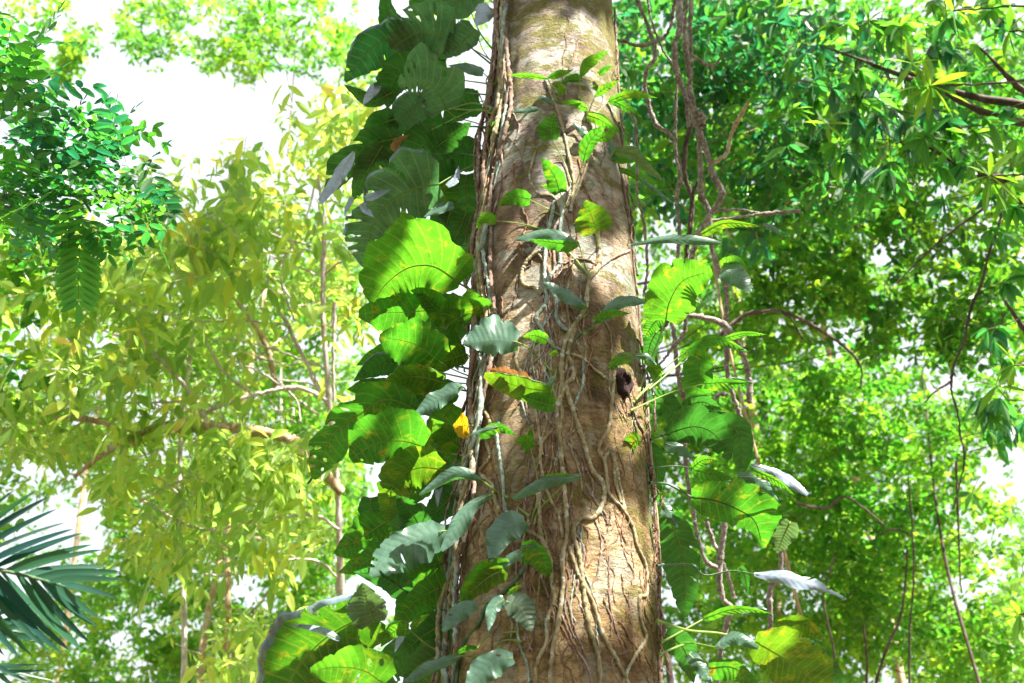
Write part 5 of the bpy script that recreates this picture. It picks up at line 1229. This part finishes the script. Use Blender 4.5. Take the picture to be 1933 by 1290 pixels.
# left: the pale many-stemmed tree with large drooping yellow green leaves
tB = tree('pale barked spreading tree with large drooping yellow green leaves on the left', 660, 9.5)
px_tube(tB, [(655, 1500, 9.5), (648, 1290, 9.5), (640, 1000, 9.5), (632, 860, 9.5), (624, 778, 9.5), (617, 703, 9.5), (610, 600, 9.5), (610, 518, 9.5), (611, 420, 9.5), (600, 330, 9.5)], [17, 16, 14, 12, 10, 6], 'palebark', 'trunk')
tube('trunk', [at(655, 1500, 9.5), (tB.location.x, tB.location.y, -.1)], [.07, .1], M['palebark'], tB, 8, 8)
TB = [([(624, 774), (599, 728), (556, 642), (545, 614), (513, 568), (503, 507), (490, 440)], [9, 8, 6, 3], 'palebark', 9.5), ([(617, 757), (585, 739), (549, 733), (478, 746), (406, 771), (356, 794), (290, 800)], [9, 8, 7, 4], 'palebark', 9.3),
      ([(645, 930), (600, 880), (574, 856), (556, 835), (510, 819), (442, 810), (392, 803), (356, 810), (303, 806), (240, 830), (190, 860), (140, 900)], [20, 22, 21, 20, 14, 9], 'tanbark', 9.2),
      ([(260, 840), (200, 800), (130, 790), (86, 796), (57, 812), (0, 810), (-80, 800)], [12, 12, 8], 'tanbark', 9.6), ([(392, 799), (371, 760), (349, 728), (296, 671), (228, 585), (192, 553), (120, 500)], [10, 8, 6, 4], 'palebark', 9.1),
      ([(406, 771), (374, 760), (292, 760), (221, 764), (120, 790)], [5, 4, 3], 'palebark', 9.2), ([(478, 746), (428, 707), (392, 650), (380, 600)], [6, 5, 3], 'palebark', 9.2), ([(545, 614), (500, 608), (428, 605), (364, 607), (300, 590)], [5, 4, 2], 'palebark', 9.4),
      ([(556, 605), (535, 550), (531, 520), (540, 470)], [4, 3, 2], 'palebark', 9.5), ([(602, 785), (556, 749), (499, 707), (445, 682), (400, 640)], [5, 4, 2], 'palebark', 9.8), ([(610, 520), (640, 496), (670, 475)], [6, 5, 4], 'tanbark', 9.5),
      ([(610, 470), (580, 462), (535, 450), (480, 430)], [5, 4, 2], 'palebark', 9.6), ([(640, 1000), (592, 973), (492, 981), (414, 998), (371, 998), (303, 965), (250, 930)], [7, 6, 5, 3], 'palebark', 9.4), ([(600, 690), (500, 655), (430, 640), (390, 645)], [5, 4, 2], 'palebark', 9.9),
      ([(631, 571), (629, 685), (631, 757)], [7, 6], 'palebark', 9.9), ([(520, 730), (505, 660), (470, 600), (440, 560)], [12, 10, 7], 'tanbark', 10.2), ([(610, 880), (560, 930), (530, 900), (480, 870), (420, 860)], [5, 4, 2], 'darkbark', 9.4),
      ([(645, 1100), (600, 1060), (520, 1060), (440, 1085), (330, 1080)], [5, 4, 2], 'palebark', 9.8), ([(648, 1200), (560, 1262), (470, 1262), (390, 1240), (330, 1215)], [5, 4, 2], 'palebark', 9.6)]
for pts, w, mt, d in TB: px_tube(tB, pts, w, mt, 'branch', d)
r3 = np.random.default_rng(4)
for i in range(26):
    x, y = r3.uniform(300, 640), r3.uniform(470, 1000); pts = [(x, y, 9.3 + r3.uniform(-.3, 1))]; dx, dy = r3.uniform(-40, -12), r3.uniform(-40, 10)
    for k_ in range(4): x += dx + r3.normal() * 10; y += dy + r3.normal() * 12; pts.append((x, y, pts[-1][2] + r3.normal() * .1))
    px_tube(tB, pts, [4, 3, 1.5], 'palebark', 'branch', ns=5)
fo = Foliage('lance5', 41)
reg = [(560, 300, 150, 110, 9.6, 1, 1.4, 0), (400, 370, 150, 100, 9.4, 1, 1.4, 0), (250, 520, 200, 110, 9.2, 1, 2.4, .05), (120, 600, 170, 110, 9.0, 1, 1.6, .0), (470, 480, 170, 110, 9.6, 1, 2, 0), (110, 760, 170, 90, 9.0, 1, 1.6, .05), (330, 680, 190, 110, 9.2, 1, 2.2, 0),
       (300, 860, 230, 80, 9.2, 1, 2, 0), (500, 870, 130, 60, 9.2, 1, 1.2, 0), (420, 1010, 180, 70, 9.3, 1, 1.6, 0), (580, 640, 110, 130, 10, 1, .8, 0), (470, 1200, 170, 80, 9.3, 1, 1.4, 0), (660, 250, 60, 80, 10, 1, .7, .1), (640, 600, 40, 60, 9.1, .3, .2, .3)]
sprays(fo, reg, 400, 38, (5, 9), .42, droop=.30, clump=.30, freq=1.6, tr=(.0, .85), hang=.45, gs=.9, flat=.5, twr=.0035)
fo.build('crown', 'f_yellow', tB, 'palebark')
fo = Foliage('lance', 42)
reg2 = [(a, b, c * 1.1, e * 1.1, f + 2.2, g, h, i) for a, b, c, e, f, g, h, i in reg]
tC = tree('taller yellow green tree behind the pale spreading tree on the left', 420, 12.5)
trunk_to(tC, 440, 300, 12.3, 9, 'palebark', .3)
for pts, w in (([(440, 500, 12), (330, 420, 12), (260, 330, 12)], [9, 4]), ([(440, 620, 12), (560, 450, 12), (600, 330, 12)], [9, 4]), ([(430, 800, 12), (250, 650, 12), (120, 600, 12)], [9, 4])): px_tube(tC, pts, w, 'palebark', 'branch')
sprays(fo, reg2, 1150, 20, (6, 11), .42, droop=.25, clump=.28, freq=2.0, tr=(.0, .9), hang=.25, gs=1.0, twr=.004)
fo.build('crown', 'f_yellow', tC, 'palebark')

# far trees on the left
def far_tree(label, px, d, regs, n, leafpx, mat, kind='oval', bark='palebark', tw=16, top=None, seed=0, clump=.3, group=None, gs=1.0, nl=(6, 12), ratio=.55, hang=.1, flat=.55, droop=.15, tr=(0, 1.0), freq=2.4, bunch=None, twr=.005, arms=True):
    t = tree(label, px, d, group)
    tp = top or (px, min(r[1] for r in regs), d)
    trunk_to(t, tp[0], tp[1], tp[2], tw, bark, .2)
    if arms:
        for r in regs[:6]:
            y0 = (tp[1] + 1290) / 2 if r[1] > tp[1] + 500 else max(tp[1] + 60, r[1] + 120)
            px_tube(t, [(tp[0], y0, d), ((tp[0] + r[0]) / 2, (y0 + r[1]) / 2 + 20, (d + r[4]) / 2), (r[0], r[1], r[4])], [tw * .45, tw * .3, tw * .12], bark, 'branch', ns=6)
    f = Foliage(kind, seed)
    sprays(f, regs, n, leafpx, nl, ratio, droop=droop, clump=clump, freq=freq, tr=tr, hang=hang, gs=gs, flat=flat, twr=twr, bunch=bunch)
    f.build('crown', mat, t, bark)
    return t


far_tree('distant small leaved canopy high above at the upper left', 620, 22, [(290, 45, 75, 60, 22, 1.5, 1.2, -.1), (275, 100, 50, 35, 22, 1, .5, -.2), (420, 40, 110, 90, 22, 1.5, 2.6, .0), (560, 55, 110, 80, 22, 1.5, 2.4, -.1), (660, 120, 90, 80, 22, 1.5, 2, 0), (450, 110, 60, 40, 22, 1, .8, .2), (720, 40, 60, 80, 23, 1, 1, 0), (850, 60, 90, 90, 24, 1, 1.2, .2)],
         640, 11, 'f_fresh', seed=51, clump=.22, gs=.7, tw=5, top=(560, 60, 22), arms=False)
far_tree('sparse twig end of a far tree in the white sky at the upper left', 60, 20, [(150, 85, 34, 30, 20, .5, 1, .0), (120, 130, 30, 30, 20, .5, 1, .0), (30, 60, 60, 80, 20, .5, 1, .3), (95, 20, 40, 26, 20, .5, .7, .2)], 90, 13, 'f_fresh', seed=52, clump=0, gs=0, tw=10, arms=False, bark='palebark', top=(-60, 60, 20))
far_tree('slim grey trunked tree with fresh green leaves behind the lower left', 456, 17, [(300, 1120, 160, 120, 17, 2, 2, -.1), (460, 1180, 160, 110, 17, 2, 2, 0), (360, 960, 170, 90, 17, 2, 1.6, 0), (540, 1050, 110, 140, 17, 2, 1.6, 0), (250, 1250, 160, 60, 17, 2, 1, 0), (600, 900, 80, 120, 17, 2, 1, 0)],
         1500, 14, 'f_fresh', seed=53, clump=.30, tw=15, bark='tanbark', gs=1.1)
far_tree('thin crooked trunk with mixed green crown at the lower left', 505, 14, [(480, 700, 150, 160, 15, 1.5, 2, 0), (300, 560, 190, 130, 16, 1.5, 2, .1), (560, 560, 110, 140, 15, 1, 1.2, 0), (130, 700, 160, 130, 16, 1.5, 1.6, .1), (110, 900, 130, 90, 16, 1.5, .9, 0), (60, 520, 110, 120, 16, 1, 1, .1)],
         1300, 14, 'f_fresh', seed=54, clump=.32, tw=12, bark='tanbark', gs=1.1, freq=2.8)
far_tree('bluish green tree just behind the feathery branch at the left edge', -40, 9, [(30, 560, 90, 120, 9.5, .6, 1, .1), (20, 690, 80, 90, 9.5, .6, .8, .1), (40, 480, 90, 60, 9, .5, 1, .1), (20, 1000, 60, 50, 9.5, .6, .3, 0)],
         80, 27, 'f_mid', 'oval5', seed=55, clump=.2, tw=30, arms=False, gs=1)

far_tree('pale green far wood showing through the gaps low on the left', 250, 25, [(120, 700, 200, 160, 25, 2, 1.6, .0), (380, 760, 220, 160, 25, 2, 2, .05), (600, 620, 120, 200, 25, 2, 1.6, 0), (250, 1000, 260, 140, 25, 2, 2, 0), (560, 960, 150, 180, 25, 2, 2, 0), (250, 1220, 280, 100, 25, 2, 2, -.05), (560, 1220, 200, 120, 25, 2, 2, 0), (690, 480, 60, 130, 25, 2, .8, .1)],
         2300, 13, 'f_fresh', seed=58, clump=.2, tw=9, bark='tanbark', gs=.75)
# right side
RX = [(1230, 1320), (1933, 0)]
far_tree('dark broad leaved tree with drooping leaf whorls at the upper right', 2050, 8.6, [(1850, 90, 150, 110, 8.6, 1, 2.4, 0), (1700, 130, 130, 110, 8.6, 1, 2, 0), (1870, 320, 110, 120, 8.4, .8, 2, .05), (1700, 250, 130, 90, 8.8, 1, 1.6, -.2), (1560, 90, 120, 90, 9, 1, 1.4, -.1), (1890, 560, 80, 120, 8.6, .8, 1.1, 0), (1560, 250, 90, 90, 9, .8, 1, 0), (1900, 760, 60, 90, 8.8, .6, .5, -.1)],
         160, 38, 'f_deep', 'lance5', 'darkbark', 40, (2010, 100, 8.6), seed=61, clump=.15, gs=.9, nl=(5, 9), ratio=.40, hang=.5, flat=.5, droop=.25, bunch=True, twr=.004)
f = Foliage('lance5', 77)
for cx, cy, d, m, s, ti in ((1757, 162, 7.4, 11, 74, .95), (1722, 120, 7.4, 5, 50, .9), (1868, 332, 7.3, 9, 68, .8), (1905, 60, 7.5, 8, 60, .6), (1745, 262, 7.6, 8, 66, .1), (1560, 235, 7.8, 7, 46, .8), (1800, 20, 7.6, 7, 56, .9), (1640, 40, 7.6, 7, 44, .3), (1915, 690, 7.6, 7, 60, .7), (1880, 730, 7.6, 5, 56, .6), (1835, 930, 8, 5, 40, .3), (1925, 1160, 8, 8, 50, .7)):
    c = at(cx, cy, d); s = s * d / F
    for j in range(m):
        an = j / m * 6.283 + f.rs.random() * .5; dr = RT * math.cos(an) + UP * math.sin(an) * .9 + FWD * f.rs.uniform(-.35, .35) + np.array([0, 0, -.25]); dr /= np.linalg.norm(dr); S_ = s * f.rs.uniform(.75, 1.15)
        f.leaf(c, dr, np.array([0, -.6, .8]) + f.rs.normal(size=3) * .3, S_, S_ * .27, np.clip(ti + .12 * f.rs.normal(), 0, 1), .12)
    f.tw.append((c, c + np.array([.25, .1, .12]) + f.rs.normal(size=3) * .08, .004))
tW = thing_at('tree', 2150, 300, 7.6, 'tree with bright finger like leaf whorls nearest at the upper right', 'tree')
trunk_to(tW, 2120, -60, 7.6, 50)
for e in ((1757, 162), (1868, 332), (1905, 60), (1800, 20), (1915, 690), (1925, 1160)): px_tube(tW, [(2120, max(0, e[1] - 60), 7.6), ((2120 + e[0]) / 2, e[1] - 10, 7.6), (e[0], e[1], 7.5)], [9, 6, 3], 'darkbark', 'branch', ns=6)
f.build('crown', 'f_mid', tW, 'darkbark')

far_tree('shaded blue green tree between the lianas and the upper right corner', 1420, 10.5, [(1230, 100, 110, 130, 10.5, 1, 2, -.15), (1400, 80, 130, 110, 10.5, 1, 2.6, -.2), (1240, 280, 80, 120, 10.5, 1, 1.4, -.1), (1420, 240, 120, 110, 10.5, 1, 2.2, -.15), (1570, 160, 130, 150, 10.8, 1, 2.2, -.05), (1400, 390, 110, 80, 10.5, 1, 1.4, -.05), (1560, 330, 130, 90, 10.6, 1, 1.7, .05)],
         650, 24, 'f_deep', 'oval5', 'tanbark', 6, (1300, 60, 10.5), seed=62, clump=.2, gs=.8, nl=(6, 10), ratio=.5, hang=.3, droop=.2)
t7 = far_tree('mid green tree with dense oval leaves and a dark arching bough right of the lianas', 1180, 12.5, [(1600, 420, 180, 110, 12.5, 1, 2.4, .0), (1790, 420, 150, 110, 12.5, 1, 2.2, -.05), (1500, 560, 130, 100, 12.5, 1, 1.6, .05), (1690, 600, 150, 90, 12.5, 1, 2, -.1), (1850, 600, 110, 120, 12.5, 1, 1.7, -.1), (1400, 560, 100, 110, 12.5, 1, 1.2, -.1), (1840, 230, 120, 130, 12.8, 1, 1.8, -.2), (1660, 260, 120, 120, 12.8, 1, 1.8, -.1)],
         950, 19, 'f_mid', 'oval', 'darkbark', 10, (1180, 330, 12.5), seed=63, clump=.2, gs=.9, hang=.25)
px_tube(t7, [(1350, 640, 9), (1401, 598, 9), (1440, 588, 9), (1473, 588, 9), (1522, 608, 9.2), (1600, 660, 9.6), (1625, 695, 10), (1625, 735, 10)], [8, 8, 7, 5, 4], 'darkbark', 'branch')
px_tube(t7, [(1473, 588, 9), (1495, 605, 9), (1515, 640, 9)], 3, 'darkbark', 'branch')
px_tube(t7, [(1895, 380, 8.8), (1885, 428, 8.8), (1867, 478, 8.8), (1853, 535, 8.8), (1832, 585, 8.8), (1821, 642, 8.8), (1800, 692, 8.8), (1796, 739, 8.8), (1807, 774, 8.8), (1814, 828, 8.8), (1821, 870, 8.8), (1800, 960, 9)], [5, 6, 5, 4, 3], 'darkbark', 'branch')
px_tube(t7, [(1862, 390, 9), (1839, 407, 9), (1785, 446, 9), (1742, 485, 9), (1692, 535, 9)], [6, 5, 3], 'darkbark', 'branch')
px_tube(t7, [(1795, 720, 9), (1765, 740, 9), (1745, 760, 9)], [5, 3], 'darkbark', 'branch')
t8 = far_tree('bright green sunlit tree filling the lower right behind the vines', 1660, 15, [(1480, 760, 170, 120, 15, 1.5, 2.2, -.05), (1680, 760, 150, 110, 15, 1.5, 2.1, -.1), (1450, 960, 190, 130, 15, 1.5, 2.6, -.05), (1650, 950, 160, 120, 15, 1.5, 2.3, -.1), (1500, 1160, 190, 130, 15, 1.5, 2.5, 0), (1720, 1130, 160, 120, 15, 1.5, 2.2, 0), (1860, 1080, 110, 140, 15, 1.5, 1.4, .1), (1850, 800, 100, 90, 15, 1.5, .9, 0), (1880, 1240, 130, 70, 15, 1.5, 1.4, .1)],
              2300, 14, 'f_fresh', 'oval', 'darkbark', 6, (1740, 700, 15), seed=64, clump=.22, gs=.85, ratio=.62, hang=.2, tr=(0, .9))
for pts, w in (([(1640, 1330), (1653, 1290), (1671, 1233), (1700, 1162), (1710, 1087), (1712, 1040)], [7, 6, 4]), ([(1717, 1330), (1717, 1187), (1725, 1097), (1722, 1000), (1715, 900)], [5, 4, 3]), ([(1636, 1330), (1636, 1240), (1630, 1180)], [6, 4]), ([(1500, 950), (1560, 960), (1600, 940), (1680, 1000)], [6, 5, 3]), ([(1805, 870), (1808, 960), (1812, 1080), (1815, 1120)], [5, 4, 3]),
               ([(1720, 1010), (1690, 1000), (1660, 1010)], [4, 3]), ([(1560, 1330), (1575, 1240), (1555, 1130), (1580, 1040)], [5, 3])):
    px_tube(t8, pts, w, 'darkbark', 'branch', 11, ns=6)
far_tree('yellow green sunlit crown farthest back on the right', 1560, 23, [(1300, 600, 180, 300, 23, 2, 2, .1), (1500, 500, 250, 250, 23, 2, 2.3, .0), (1750, 500, 250, 250, 23, 2, 2.2, .0), (1400, 900, 250, 200, 23, 2, 2.4, .0), (1700, 900, 250, 200, 23, 2, 2.2, .05), (1450, 1180, 280, 150, 23, 2, 2.4, .0), (1800, 1180, 200, 140, 23, 2, 2.6, .1)],
         4900, 13, 'f_fresh', 'oval', 'tanbark', 12, (1500, 250, 23), seed=65, clump=.25, gs=.95, ratio=.6)
far_tree('deep green far crown behind the top of the trunk on the right', 1350, 19, [(1300, 120, 200, 200, 19, 2, 2, -.1), (1550, 150, 200, 200, 19, 2, 2, -.1), (1800, 180, 200, 200, 19, 2, 2, -.1), (1350, 380, 200, 130, 19, 2, 1.5, 0)],
         1700, 14, 'f_mid', 'oval', 'tanbark', 14, (1350, -60, 19), seed=66, clump=.25, gs=.8, ratio=.6, hang=.2)

# ------------------------------------------------------------------ camera, light, sky
cam = bpy.data.cameras.new('camera'); co = bpy.data.objects.new('camera', cam); COL.objects.link(co)
co.location = CAM; co.rotation_euler = (math.pi / 2 + PITCH, 0, 0)
cam.lens = 35; cam.sensor_width = 36; cam.clip_end = 1000; cam.clip_start = 0.05
cam.dof.use_dof = True; cam.dof.focus_distance = 5.0; cam.dof.aperture_fstop = 1.9
SC.camera = co
w = bpy.data.worlds.new('World'); SC.world = w; w.use_nodes = True
nt = w.node_tree; nt.nodes.clear()
sky = nt.nodes.new('ShaderNodeTexSky'); sky.sky_type = 'NISHITA'; sky.sun_disc = False
sky.sun_elevation = math.asin(SUN[2]); sky.sun_rotation = math.atan2(SUN[0], SUN[1])
sky.air_density = 1.0; sky.dust_density = 5.0; sky.ozone_density = 1.0
bg = nt.nodes.new('ShaderNodeBackground'); bg.inputs[1].default_value = 0.12
wo = nt.nodes.new('ShaderNodeOutputWorld')
tc = nt.nodes.new('ShaderNodeTexCoord')
cl = ramp(nt, noise(nt, 2.2, 6, 0.6, tc.outputs['Generated']), [(0.3, 0.72), (0.6, 0.95)])
nt.links.new(mixc(nt, cl, sky.outputs[0], (2.15, 2.2, 2.32)), bg.inputs[0]); nt.links.new(bg.outputs[0], wo.inputs[0])
sl = bpy.data.lights.new('sun', 'SUN'); sl.energy = 5.0; sl.angle = R(0.53); sl.color = (1.0, 0.95, 0.86)
so = bpy.data.objects.new('sun', sl); COL.objects.link(so)
so.rotation_euler = Vector(SUN).to_track_quat('Z', 'Y').to_euler(); so.location = (6, -3, 14)
SC.view_settings.view_transform = 'Standard'; SC.view_settings.look = 'None'
SC.view_settings.exposure = 2.34; SC.view_settings.gamma = 1
SC.render.engine = 'CYCLES'
SC.cycles.use_denoising = True
SC.cycles.max_bounces = 7; SC.cycles.diffuse_bounces = 4; SC.cycles.transmission_bounces = 4; SC.cycles.glossy_bounces = 2
SC.cycles.sample_clamp_indirect = 6
